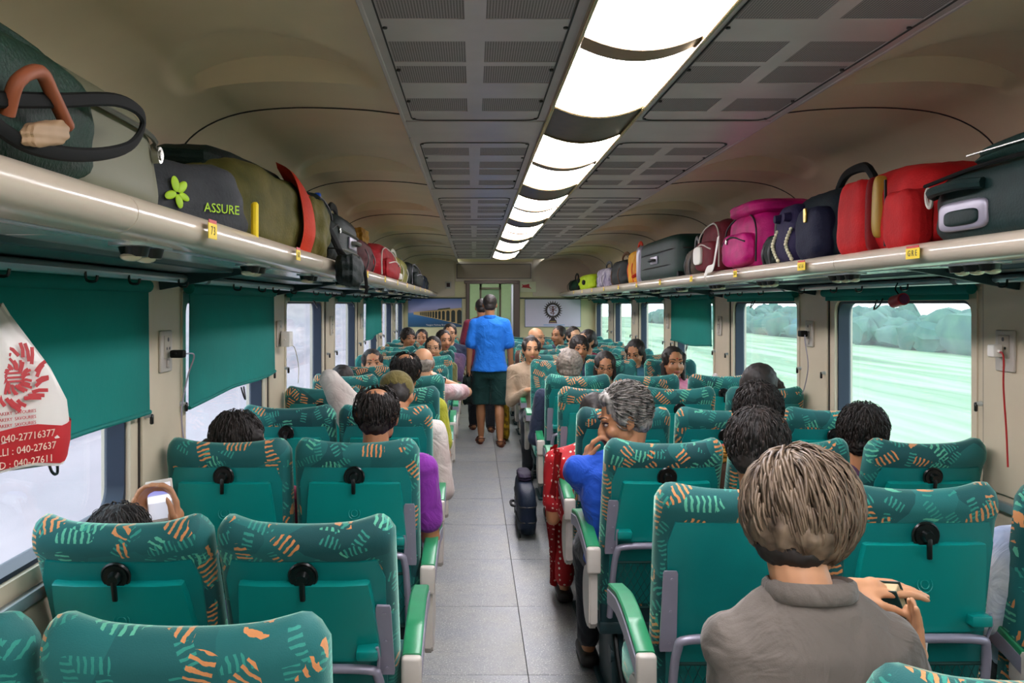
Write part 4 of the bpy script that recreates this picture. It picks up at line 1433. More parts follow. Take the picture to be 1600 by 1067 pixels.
def figure(label, org, rz, head_w, yaw=0, pitch=0, roll=0, skin=M_skin, shirt=None, shirt_len='short', pants=None, style='short', hm=M_hairb, k=1.05,
           arms=None, fine=False, spec=False, bindi=False, female=False, face=True, voxel=None, lean=None, seated=True, shut=False, seat_z=0.475, brow=None, sh_w=0.180, drop=0.0, group=None, collar=False, mus=False):
    """org: world (x, y) of the hips' seat; rz: 0 faces away from the camera, pi faces it; head_w: world head centre.
    arms: {side: (wrist_local, pole_local, handdir, palm normal, curl)}, yaw + turns to the figure's left"""
    v = voxel or (0.0064 if fine else 0.0105)
    Rm = Matrix.Rotation(rz, 3, 'Z')
    o2l = lambda w: Rm.inverted() @ (Vector(w) - Vector((org[0], org[1], 0)))
    H = o2l(head_w)
    hips = Vector((0, 0.27, seat_z + 0.085))
    nb_ = H + Vector((0, -0.035, -0.135 * k))     # neck base
    if lean: nb_ += Vector(lean)
    ch = hips.lerp(nb_, 0.62) + Vector((0, -0.005, 0)); wa = hips.lerp(nb_, 0.25)
    up = hips.lerp(nb_, 0.86)
    body = nb(); sh = nb(); pt = nb()
    g = 0.92 if female else 1.0
    def torso(bm, e):
        loft(bm, [(hips.x, hips.y, hips.z - 0.07, 0.12 + e, 0.10 + e, 0, 0), (hips.x, hips.y, hips.z, 0.165 + e, 0.125 + e, 0, 0), (wa.x, wa.y, wa.z, 0.145 * g + e, 0.110 * g + e, 0, 0), (ch.x, ch.y, ch.z, (0.168 * g) * k + e, 0.112 * g * k + e, 0, 0),
                  (up.x, up.y, up.z, (0.165 * g) * k + e, 0.098 * g * k + e, 0, 0), (nb_.x, nb_.y + 0.0, nb_.z - 0.015, 0.095 * k + e, 0.066 * k + e, 0, 0), (nb_.x, nb_.y, nb_.z + 0.005, 0.060 * k + e * 0.6, 0.055 * k + e * 0.6, 0, 0)])
    torso(body, 0.0); torso(sh, 0.010)
    # head and neck
    Mh = Matrix.Translation(H) @ Euler((R(pitch), R(roll), R(yaw)), 'YXZ').to_matrix().to_4x4()
    head_pieces(body, Mh, k, female)
    cap(body, nb_ + Vector((0, 0, -0.03)), Mh @ Vector((0, -0.028 * k, -0.055 * k)), (0.056 if not female else 0.049) * k, (0.050 if not female else 0.043) * k, 14)
    # legs
    for s in (-1, 1):
        hj = hips + Vector((s * 0.09, 0.03, -0.005)); kn = Vector((s * 0.115, 0.62, seat_z + 0.06)); an = Vector((s * 0.11, 0.60, 0.09))
        if not seated: hj, kn, an = seated_override[s]
        cap(body, hj, kn, 0.078, 0.052); cap(body, kn, an, 0.050, 0.034); cap(body, an + Vector((0, -0.02, -0.045)), an + Vector((0, 0.15, -0.06)), 0.030, 0.022)
        cap(pt, hj, kn, 0.090, 0.068); cap(pt, kn, an + Vector((0, 0, 0.03)), 0.066, 0.052)
    loft(pt, [(hips.x, hips.y, hips.z - 0.075, 0.13, 0.115, 0, 0), (hips.x, hips.y, hips.z, 0.178, 0.138, 0, 0), (wa.x, wa.y, wa.z - 0.06, 0.158, 0.122, 0, 0)])
    A = {}
    arms = arms or {}
    for s in (-1, 1):
        shd = Vector((nb_.x + s * sh_w * g * k, nb_.y + 0.0, nb_.z - 0.055 * k - drop))
        w, pole, hd, pn, cu = arms.get(s, ((s * 0.07, 0.48, seat_z + 0.16), (s * 0.30, 0.1, -0.2), (-s * 0.3, 1, -0.1), (0, 0, -1), 0.35))
        el, wr = ik(shd, w, 0.285 * k, 0.255 * k, pole)
        A[s] = (shd, el, wr)
        cap(body, shd, el, 0.047 * k * g, 0.037 * k * g); cap(body, el, wr, 0.038 * k * g, 0.025 * k * g)
        hand(body, wr, hd, pn, -s if Vector(pn).z < 0 or True else s, cu, 0.95 * k * (0.92 if female else 1))
        sph(sh, shd + Vector((-s * 0.01, 0, 0.0)), (0.062 * k, 0.064 * k, 0.058 * k), u=14, v=10)
        if shirt_len == 'short':
            m_ = shd.lerp(el, 0.72); cap(sh, shd, m_, 0.061 * k * g, 0.060 * k * g)
        elif shirt_len == 'long':
            cap(sh, shd, el, 0.060 * k * g, 0.052 * k * g); cap(sh, el, el.lerp(wr, 0.92), 0.052 * k * g, 0.037 * k * g)
        cap(sh, nb_ + Vector((s * 0.05 * k, 0, -0.012)), shd, 0.045 * k, 0.052 * k)
        cap(body, nb_ + Vector((s * 0.04 * k, 0, -0.02)), shd, 0.040 * k, 0.044 * k)
    o = finish(body, 'person', skin, v, None, 2, dec=0.45 if fine else 0.30)
    o.location = (org[0], org[1], 0); o.rotation_euler = (0, 0, rz)
    tag(o, label, 'person', group)
    # shirt and trousers stay clear of head and hands: they are remeshed on their own
    so = finish(sh, 'shirt', shirt, v * 1.3, o, 3, 0.012, 0.07, dec=0.5)
    po = finish(pt, 'trousers', pants or cloth('dark_trousers', '#23262c'), 0.02, o, 3, 0.012, 0.09)
    for s in (-1, 1):
        b = nb(); an = Vector((s * 0.11, 0.60, 0.09))
        box(b, an + Vector((0, 0.05, -0.052)), (0.085, 0.25, 0.060), 0.025, 3); obj('shoe', b, mat('dark_shoe', '#1f1a18', 0.5), o)
    if face: face_parts(o, Mh, k, brow or hm, spec, bindi, shut)
    if style: hair(o, Mh, k, style, hm, sum(map(ord, label)) % 997, fine)
    if collar:
        b = nb()
        R1 = 0.060 * k + 0.014
        pts = [nb_ + Vector((R1 * math.cos(a), R1 * math.sin(a) * 0.95, 0.012 + 0.010 * math.sin(-a))) for a in np.linspace(0, 2 * math.pi, 28, endpoint=False)]
        tube(b, pts, 0.0075, n=8, flat=2.3, closed=True, up=(0, 0, 1)); obj('collar', b, shirt, o)
    if mus:
        b = nb(); tube(b, [Mh @ (Vector((0.024 * t, 0.098 - 0.012 * t * t, -0.043 - 0.006 * t * t)) * k) for t in np.linspace(-1, 1, 9)], 0.0055 * k, n=6); obj('moustache', b, brow or hm, o)
    o_info[o.name] = (Mh, A, nb_)
    return o
o_info = {}

def on_arm(side, reach=0.28, z=0.735, out=0.27, inward=0.06):
    """forearm laid along the armrest"""
    return ((side * (out - inward), 0.50, z + 0.02), (side * 0.42, 0.15, -0.2), (-side * 0.15, 1, -0.05), (0, 0, -1), 0.35)

C = cloth
pi = math.pi
# ---- two-seat side, backs to the camera, nearest first
f1 = figure('person with black hair slumped by the window holding up a phone in both hands', (-0.87, 2.42), 0, (-1.010, 2.66, 0.895), pitch=-8, shirt=C('navy', '#27314a'), fine=True, style='short', lean=(0.13, 0, 0),
            arms={-1: ((-0.165, 0.43, 0.905), (-0.15, 0.3, -0.2), (0.05, 0.25, 1), (0.8, -0.3, 0), 0.55), 1: ((-0.045, 0.43, 0.905), (0.3, 0.2, -0.2), (-0.05, 0.25, 1), (-0.8, -0.3, 0), 0.55)})
f2 = figure('person with dark hair in a bun by the window beyond the phone holder', (-0.88, 3.27), 0, (-0.885, 3.52, 1.06), yaw=-55, pitch=-10, shirt=C('maroon_kurta', '#8a2340'), female=True, style='bun', shirt_len='long', fine=True, lean=(0.03, 0, 0))
f3 = figure('man with thinning black hair in a purple polo, elbow on the aisle armrest', (-0.42, 3.27), 0, (-0.367, 3.53, 1.168), pitch=-4, yaw=-4, shirt=C('purple', '#8a2fa0'), fine=True, style='thin', collar=True, k=0.97,
            arms={1: on_arm(1, out=0.25), -1: ((-0.1, 0.5, 0.66), (-0.5, 0.1, 0.3), (0.3, 1, 0), (0, 0, -1), 0.4)})
f4 = figure('person bowed forward in a white printed shirt and olive cap', (-0.42, 4.36), 0, (-0.40, 4.80, 1.115), pitch=-38, shirt=C('white_print', '#ddd6cd', '#b9a9a0'), shirt_len='long', style='short', sh_w=0.195,
            arms={1: on_arm(1, out=0.22), -1: ((-0.12, 0.36, 1.04), (-0.6, 0.2, 0.86), (0.8, 0.2, 0.4), (0, 0.3, -1), 0.5)}, lean=(0, -0.09, 0.045))
f5 = figure('man with black hair in a yellow-green shirt, bare elbow in the aisle', (-0.42, 5.36), 0, (-0.412, 5.62, 1.178), yaw=6, shirt=C('lime', '#b0b02f'), style='thin', arms={1: on_arm(1, out=0.25)}, fine=True)
f6 = figure('bald-topped grey-haired man with raised forearm and wristwatch', (-0.42, 6.30), 0, (-0.36, 6.56, 1.172), yaw=10, pitch=-12, skin=M_skin2, shirt=C('white_red', '#d9cfcf', '#b06a6a'), style='rim', hm=M_hairgrey,
            arms={1: ((0.17, 0.36, 1.06), (0.9, 0.4, 0.6), (-0.7, 0.2, 0.6), (0, -0.3, -1), 0.5)}, k=1.0)
f7 = figure('person with black hair low behind the window headrest, two-seat side', (-0.86, 6.30), 0, (-0.925, 6.54, 1.045), lean=(0.06, 0, 0), shirt=C('brown', '#5a3b2c'), style='short', voxel=0.011)
# ---- two-seat side, facing the camera
f8 = figure('woman with dark centre-parted hair resting her cheek on her hand by the window', (-0.86, 8.75), pi, (-0.925, 8.46, 1.05), yaw=12, pitch=4, skin=M_skin, shirt=C('teal_kurta', '#2a5a6a'), female=True, style='bun', bindi=True, k=1.15, lean=(-0.07, 0, 0),
            arms={-1: ((-0.045, 0.40, 0.93), (-0.3, 0.6, 0.3), (0.25, -0.15, 1), (0.3, -1, 0), 0.45)})
f9 = figure('man in spectacles with receding black hair facing the camera', (-0.42, 9.70), pi, (-0.413, 9.46, 1.145), skin=M_skin2, shirt=C('olive_shirt', '#6c6a3a'), style='short', spec=True, mus=False)
f10 = figure('person with black hair leaning behind the man in spectacles', (-0.40, 10.65), pi, (-0.335, 10.42, 1.185), yaw=25, shirt=C('plaid', '#3a2f5a', '#7a5a6a'), style='short', voxel=0.012)
f11 = figure('man with black hair and glasses in the far aisle seat, two-seat side', (-0.40, 11.60), pi, (-0.290, 11.36, 1.235), skin=M_skin2, shirt=C('dark_blue', '#28324a'), style='short', spec=True, voxel=0.012)
f12 = figure('person with dark hair in the far window seat below the bridge poster', (-0.88, 11.60), pi, (-0.80, 11.36, 1.175), yaw=30, shirt=C('grey_shirt', '#5a5a60'), style='curly', voxel=0.012)
f13 = figure('person with dark hair low in the last row, two-seat side', (-0.88, 12.55), pi, (-0.69, 12.32, 1.14), shirt=C('grey_shirt', '#5a5a60'), style='short', voxel=0.013)
# ---- three-seat side, backs to the camera
f14 = figure('child in a grey polo with a light brown bob, head bent over a book', (0.55, 1.30), 0, (0.565, 1.60, 1.222), yaw=-34, pitch=-20, roll=3, skin=M_skin2, shirt=C('grey_polo', '#6f675f'), fine=True, style='bob', hm=M_hairbr, k=0.93, seat_z=0.50, collar=True,
             arms={-1: ((0.215, 0.575, 1.025), (-0.6, 0.5, 0.5), (1.0, 0.05, 0.02), (0.1, 0.2, -1), 0.15), 1: ((0.318, 0.52, 0.875), (0.5, 0.3, 0.0), (-0.05, -0.1, 1), (-1, 0.1, 0), 0.08)}, voxel=0.005, sh_w=0.135, drop=0.03, lean=(-0.01, -0.03, 0.02))
f15 = figure('man with swept grey-black hair in a royal blue tee, chin on his fist, profile', (0.62, 3.52), 0, (0.615, 3.80, 1.125), yaw=94, pitch=-14, skin=M_skin, shirt=C('royal_blue', '#1450c0'), fine=True, style='wavy', hm=M_hairg, brow=M_hairb,
             arms={-1: ((-0.155, 0.300, 0.955), (-0.35, 0.25, -0.6), (0.30, -0.1, 0.9), (0.9, -0.2, -0.2), 0.80)}, voxel=0.0055, k=1.06)
f16 = figure('woman bent low in a red white-dotted dress, arm out over the aisle', (0.60, 4.40), 0, (0.64, 4.86, 1.00), yaw=-10, pitch=-35, shirt=None or C('red_dress', '#c01a22', '#8f1018'), female=True, style='tied',
             arms={-1: ((-0.12, 0.52, 0.70), (-0.3, 0.2, -0.4), (0.2, 1, -0.2), (0, 0, -1), 0.35)}, pants=C('red_dress', '#c01a22', '#8f1018'), lean=(-0.05, -0.08, 0.0))
f17 = figure('man with close black hair leaning right just ahead of the child in grey', (0.76, 2.43), 0, (0.835, 2.72, 1.165), yaw=-28, pitch=-10, shirt=C('charcoal', '#2f2f38'), fine=True, style='short', k=1.02)
f18 = figure('person with tousled black hair in the middle seat behind the swept-hair man', (1.187, 3.52), 0, (1.166, 3.80, 1.145), yaw=-20, shirt=C('brown', '#5a3b2c'), fine=True, style='curly')
f19 = figure('man with black hair sitting tall between the middle and window seats', (1.38, 4.40), 0, (1.43, 4.68, 1.175), yaw=15, shirt=C('grey_shirt', '#5a5a60'), style='short')
f20 = figure('person with plum-black hair low by the window beyond the far-window curly head', (1.63, 5.34), 0, (1.77, 5.58, 1.035), lean=(-0.08, 0, 0), shirt=C('plum', '#4a2f4a'), style='curly', voxel=0.011)
f21 = figure('person with thick wavy black hair against the big window', (1.60, 3.52), 0, (1.585, 3.79, 1.06), yaw=-10, shirt=C('plum', '#4a2f4a'), fine=True, style='curly')
f22 = figure('grey-haired man in a navy shirt on the aisle, three-seat side', (0.68, 6.30), 0, (0.675, 6.56, 1.145), shirt=C('navy', '#27314a'), style='curly', hm=M_hairgrey, arms={-1: on_arm(-1, out=0.25)}, shirt_len='long')
# ---- three-seat side, facing the camera
f23 = figure('woman in spectacles with black hair looking down in the middle seat', (1.14, 8.10), pi, (1.112, 7.86, 1.07), yaw=-4, pitch=-10, skin=M_skin, shirt=C('beige_kurta', '#b39a80'), female=True, style='long', spec=True)
f24 = figure('young woman with tied black hair and beige shawl on the aisle', (0.60, 9.05), pi, (0.545, 8.80, 1.165), yaw=6, skin=M_skin2, shirt=C('beige_kurta', '#b39a80'), female=True, style='tied', shirt_len='long',
             arms={-1: on_arm(-1, out=0.20), 1: ((0.10, 0.42, 0.80), (0.4, 0.2, -0.2), (-0.9, 0.2, 0.2), (0, -0.5, -1), 0.4)})
f25 = figure('bald man in spectacles turned to his left, far aisle seat', (0.72, 10.95), pi, (0.727, 10.72, 1.205), yaw=48, skin=M_skin2, shirt=C('brown', '#5a3b2c'), style='rim', hm=M_hairgrey, spec=True, voxel=0.012)
f26 = figure('boy with tousled black hair peering over the headrest', (1.187, 9.05), pi, (1.005, 8.80, 1.170), yaw=4, skin=M_skin, shirt=C('navy', '#27314a'), style='curly')
f27 = figure('person with short black hair turned aside below the dancer poster', (1.14, 11.90), pi, (1.07, 11.68, 1.20), yaw=-45, shirt=C('navy', '#27314a'), style='short', voxel=0.012)
f28 = figure('person with black hair and pale face to the right of the turned head', (1.187, 10.95), pi, (1.158, 10.71, 1.215), yaw=20, skin=M_skin3, shirt=C('white_print', '#ddd6cd', '#b9a9a0'), style='short', voxel=0.012)
f29 = figure('woman with dark hair seen in profile in the far rows, three-seat side', (1.187, 10.0), pi, (1.190, 9.76, 1.205), yaw=-50, skin=M_skin2, female=True, shirt=C('maroon_kurta', '#8a2340'), style='bun', voxel=0.012)
f30 = figure('woman with dark hair and spectacles gazing down in a far window seat', (1.60, 9.05), pi, (1.535, 8.80, 1.135), yaw=-30, pitch=-18, skin=M_skin, shirt=C('teal_kurta', '#2a5a6a'), female=True, style='long', spec=True)
f31 = figure('woman with parted black hair and a red bindi by the window, eyes lowered', (1.62, 8.10), pi, (1.690, 7.84, 1.10), yaw=4, skin=M_skin, shirt=C('pink_blouse', '#d9a0a8', '#c05a80'), female=True, style='long', bindi=True, k=1.15)
f32 = figure('person in a blue and white shirt mostly hidden by the right picture edge', (1.68, 2.43), 0, (1.70, 2.64, 1.12), yaw=-10, shirt=C('blue_white', '#8fa6cf', '#e2e2e6'), style='short', arms={-1: ((-0.12, 0.45, 0.70), (-0.5, 0.1, 0.2), (0.2, 1, 0), (0, 0, -1), 0.35)})
# things held or worn
Mh, A, nbp = o_info[f4.name]
b = nb(); sph(b, Mh @ Vector((0, -0.018, 0.050)), (0.092, 0.103, 0.088), Mh.to_3x3(), u=20, v=12)
sph(b, Mh @ Vector((0, 0.085, 0.060)), (0.070, 0.070, 0.008), Mh.to_3x3(), u=16, v=8)
finish(b, 'cap', C('olive_cap', '#6e6230'), 0.008, f4, 1)
def watch(o, side, t=0.88):
    Mh, A, n_ = o_info[o.name]; sh_, el, wr = A[side]
    p = el.lerp(wr, t); d = (wr - el).normalized()
    b = nb(); cyl(b, p - d * 0.011, p + d * 0.011, 0.0325, 0.0315, 18, caps=True); w = obj('watch_strap', b, M_black, o)
    s_ = d.cross(Vector((0, 1, 0))).normalized() * side
    b = nb(); cyl(b, p + s_ * 0.030, p + s_ * 0.038, 0.017, 0.016, 16); obj('watch_face', b, M_steel, w)
watch(f15, -1); watch(f6, 1)
# phone
ph = thing('phone', 'white phone with a blue and grey screen held over a window headrest', 'phone', (-0.97, 2.875, 0.99))
ph.rotation_euler = (R(-12), R(-10), 0)
b = nb(); box(b, (0, 0, 0), (0.085, 0.009, 0.13), 0.006, 3); obj('casing', b, M_white, ph)
b = nb(); box(b, (0, -0.0048, 0.0), (0.074, 0.001, 0.108)); scr = obj('screen', b, emit_mat('phone_screen_grey', '#8f94a8', 0.6), ph)
b = nb(); box(b, (0, -0.0056, 0.030), (0.074, 0.001, 0.022)); obj('blue_band', b, emit_mat('phone_screen_blue', '#2a3fb0', 0.9), scr)
b = nb(); box(b, (0, -0.0056, 0.006), (0.074, 0.001, 0.020)); obj('pale_band', b, emit_mat('phone_screen_pale', '#d8dcec', 0.9), scr)
# book in the child's hands
bk = thing('book', 'thick dark-covered book with cream page edges in the hands of the child', 'book', (0.835, 1.90, 0.975))
bk.rotation_euler = (R(-10), R(-28), R(50))
b = nb(); box(b, (0, 0, 0), (0.024, 0.10, 0.12), 0.002, 1); obj('page_block', b, mat('cream_paper', '#c9b48a', 0.8), bk)
for s in (-1, 1):
    b = nb(); box(b, (s * 0.014, 0, 0), (0.003, 0.106, 0.126), 0.001, 1); obj('book_cover', b, mat('dark_green_cover', '#0f3a38', 0.4), bk)
# dupatta hanging into the aisle
dp = nb()
N, Mz = 14, 26
rows = []
for j in range(Mz + 1):
    t = j / Mz
    y = 4.72 + 0.42 * t; z = 0.86 - 0.80 * t ** 0.9; x = 0.42 - 0.02 * math.sin(t * 5)
    w = 0.10 * (1 - t) + 0.055 + 0.03 * math.sin(t * 7)
    rows.append([dp.verts.new((x + 0.018 * math.sin(i * 1.7 + t * 4), y + (i / N - 0.5) * w * 2.0, z + 0.012 * math.cos(i * 1.1))) for i in range(N + 1)])
for j in range(Mz):
    for i in range(N): dp.faces.new((rows[j][i], rows[j][i + 1], rows[j + 1][i + 1], rows[j + 1][i]))
bmesh.ops.solidify(dp, geom=list(dp.faces), thickness=0.004)
def dot_mat():
    m = bpy.data.materials.new('red_dotted_cloth'); m.use_nodes = True
    t = NT(m); b = m.node_tree.nodes['Principled BSDF']; tcn = t.n('TexCoord')
    v = t.n('TexVoronoi'); v.inputs['Scale'].default_value = 34; v.inputs['Randomness'].default_value = 0.35; t.l(tcn.outputs['Object'], v.inputs['Vector'])
    t.l(t.mix(t.math('LESS_THAN', v.outputs['Distance'], 0.24), lin('#b8121c'), lin('#f0d8cc')), b.inputs['Base Color'])
    b.inputs['Roughness'].default_value = 0.7
    return m
M_dot = dot_mat()
o = obj('dupatta', dp, M_dot)
tag(o, 'red scarf with white dots trailing from the bent woman down to the aisle floor', 'scarf')
for ch in f16.children:
    if ch.name.startswith(('trousers', 'shirt')): ch.data.materials[0] = M_dot

# ---- the two people standing in the aisle
def standing(label, x, y, shirt, shorts, skin=M_skin, hm=M_hairb, step=0.12, head_yaw=0, full=True, group=None, hgt=1.70, pants_long=False):
    K = hgt / 1.70
    body = nb(); sh = nb(); pt = nb()
    P = lambda a, b_, c: Vector((a, b_, c)) * K
    loft(body, [(0, 0, .82 * K, .14, .10, 0, 0), (0, 0, .92 * K, .168, .118, 0, 0), (0, 0, 1.06 * K, .145, .105, 0, 0), (0, 0.0, 1.24 * K, .170, .112, 0, 0), (0, -0.005, 1.36 * K, .160, .095, 0, 0), (0, -0.005, 1.43 * K, .09, .06, 0, 0)])
    loft(sh, [(0, 0, .84 * K, .218, .160, 0, 0), (0, 0, .96 * K, .184, .138, 0, 0), (0, 0, 1.10 * K, .168, .124, 0, 0), (0, 0, 1.25 * K, .178, .124, 0, 0), (0, -.005, 1.37 * K, .176, .108, 0, 0), (0, -.005, 1.435 * K, .100, .070, 0, 0)])
    H = P(0.0, 0.02, 1.585)
    Mh = Matrix.Translation(H) @ Euler((R(-6), 0, R(head_yaw)), 'YXZ').to_matrix().to_4x4()
    head_pieces(body, Mh, K)
    cap(body, P(0, -0.005, 1.40), Mh @ Vector((0, -0.028, -0.055)), 0.058, 0.052, 14)
    feet = {}
    for s in (-1, 1):
        hj = P(s * 0.09, 0, 0.88); kn = P(s * 0.105, (0.06 if s < 0 else 0.0), 0.48); an = P(s * 0.10 + (0.015 if s > 0 else 0), (step if s < 0 else -step), 0.085)
        if s > 0: kn = P(s * 0.105, 0.01, 0.48)
        cap(body, hj, kn, 0.088, 0.056); cap(body, kn, kn.lerp(an, 0.35) + Vector((0, -0.018, 0)), 0.052, 0.055); cap(body, kn.lerp(an, 0.35) + Vector((0, -0.018, 0)), an, 0.054, 0.034)
        cap(body, an + Vector((0, -0.03, -0.040)), an + Vector((s * 0.02, 0.14, -0.055)), 0.034, 0.026)
        for q in range(5):
            cap(body, an + Vector((s * 0.02 + (q - 2) * 0.014, 0.14, -0.060)), an + Vector((s * 0.022 + (q - 2) * 0.015, 0.175 - abs(q - 1.2) * 0.008, -0.064)), 0.011, 0.009, 8)
        feet[s] = an
        lo_ = 0.97 if pants_long else 0.12
        if pants_long: cap(pt, hj, kn, 0.110, 0.085); cap(pt, kn, an, 0.080, 0.065)
        else:
            loft(pt, [(kn.x, kn.y, kn.z - 0.02, 0.105, 0.100, 0, 0), (kn.x, kn.y, kn.z + 0.12, 0.108, 0.108, 0, 0), (hj.x, hj.y, hj.z, 0.112, 0.130, 0, 0)])
        shd = P(s * 0.172, 0, 1.375)
        el = P(s * 0.228, -0.02, 1.10); wr = P(s * 0.240, 0.03, 0.86)
        cap(body, shd, el, 0.050, 0.038); cap(body, el, wr, 0.039, 0.026)
        hand(body, wr, (0, 0.12, -1), (-s, 0, 0), -s if s < 0 else -s, 0.30, 1.0)
        m_ = shd.lerp(el, 0.82); cap(sh, shd, m_, 0.066, 0.068)
        cap(sh, P(s * 0.05, -0.005, 1.425), shd, 0.050, 0.060)
    loft(pt, [(0, 0, .76 * K, .15, .125, 0, 0), (0, 0, .84 * K, .180, .130, 0, 0), (0, 0, .93 * K, .160, .115, 0, 0)])
    o = finish(body, 'person', skin, 0.008, None, 2, dec=0.4)
    o.location = (x, y, 0); tag(o, label, 'person', group)
    finish(sh, 'shirt', shirt, 0.012, o, 3, 0.016, 0.09)
    finish(pt, 'shorts' if not pants_long else 'trousers', shorts, 0.014, o, 3, 0.014, 0.08)
    b = nb(); tube(b, [Vector((0.070 * math.cos(a), -0.005 + 0.066 * math.sin(a), 1.445 * K + 0.008 * math.sin(-a))) for a in np.linspace(0, 2 * math.pi, 26, endpoint=False)], 0.009, n=8, flat=2.6, closed=True); obj('collar', b, shirt, o)
    face_parts(o, Mh, K, hm); hair(o, Mh, K, 'short', hm, 5, False)
    M_sand = mat('brown_leather', '#5a2a1c', 0.5)
    for s in (-1, 1):
        an = feet[s]
        b = nb(); pl = [(0.045 * math.cos(a) * (1.0 if math.sin(a) > 0 else 0.8), 0.05 + 0.135 * math.sin(a)) for a in np.linspace(0, 2 * math.pi, 20, endpoint=False)]
        prism(b, [(p[0] + an.x + s * 0.01, p[1] + an.y) for p in pl], 'z', 0.0, 0.016); sd = obj('sandal', b, M_sand, o)
        for (yy, hh, wd) in ((0.085, 0.060, 0.045), (0.135, 0.040, 0.046)):
            b = nb(); tube(b, [(an.x + s * 0.013 + wd * math.cos(a), an.y + yy, 0.012 + hh * math.sin(a)) for a in np.linspace(0, math.pi, 9)], 0.009, n=6, flat=0.4, up=(0, 1, 0)); obj('sandal_strap', b, M_sand, sd)
        b = nb(); tube(b, [(an.x + 0.045 * math.cos(a), an.y - 0.0 + 0.06 * -math.sin(a), 0.055 + 0.012 * math.sin(a)) for a in np.linspace(0, math.pi, 9)], 0.009, n=6, flat=0.5); obj('sandal_strap', b, M_sand, sd)
    return o
standing('man seen from behind walking down the aisle in a blue polo and dark green shorts', 0.185, 10.55, C('bright_blue', '#1173d8'), C('bottle_green', '#0b3a36'))
standing('person in a maroon shirt walking ahead of the man in the blue polo', 0.10, 11.75, C('maroon', '#7a2038'), C('black_trousers', '#15161c'), hgt=1.66, pants_long=True)
# ================================================================== LUGGAGE AND LOOSE THINGS
def sq(bm, c, size, n=5.0, rot=(0, 0, 0), noise=0.0, cuts=12, taper=0.0, sag=0.0, seed=0, mi=0):
    """soft rounded box (superellipsoid)"""
    t = bmesh.new(); bmesh.ops.create_cube(t, size=2.0)
    bmesh.ops.subdivide_edges(t, edges=t.edges[:], cuts=cuts, use_grid_fill=True)
    rnd = random.Random(seed); ph = [rnd.uniform(0, 6.28) for _ in range(6)]
    for v in t.verts:
        p = v.co
        L = (abs(p.x) ** n + abs(p.y) ** n + abs(p.z) ** n) ** (1 / n)
        q = p / L
        if noise:
            w = noise * (math.sin(q.x * 5 + ph[0]) * math.sin(q.y * 6 + ph[1]) + 0.6 * math.sin(q.z * 9 + ph[2] + q.y * 4) + 0.4 * math.sin(q.x * 13 + q.y * 11 + ph[3]))
            q = q * (1 + w)
        if taper:
            f = 1 - taper * (q.z + 1) / 2; q = Vector((q.x * f, q.y * f, q.z))
        if sag: q.z -= sag * (q.y * q.y) * (q.z + 1) / 2
        v.co = Vector((q.x * size[0] / 2, q.y * size[1] / 2, q.z * size[2] / 2))
    for f in t.faces: f.material_index = mi
    append(bm, t, Matrix.Translation(c) @ Euler(rot).to_matrix().to_4x4())
def bagm(name, c, c2=None, rough=0.7, bump=0.25): return mat('bag_' + name, c, max(rough, 0.55), spec=0.22, noise=0.18, nscale=9, color2=c2, bump=bump, bscale=120)
M_zip = mat('zip_dark', '#0c0d0e', 0.5)
M_metal = mat('buckle_metal', '#b8b8b0', 0.25, metal=0.9)
def P_(name, par, m, fn, smooth=True):
    b = nb(); fn(b); return obj(name, b, m, par, smooth)
def handle_loop(b, y0, y1, x, z, h, r=0.008, flat=2.0):
    tube(b, smooth_path([(x, y0, z - 0.01), (x, y0 + 0.01, z + h * 0.7), (x, (y0 + y1) / 2, z + h), (x, y1 - 0.01, z + h * 0.7), (x, y1, z - 0.01)], 5), r, n=8, flat=flat)
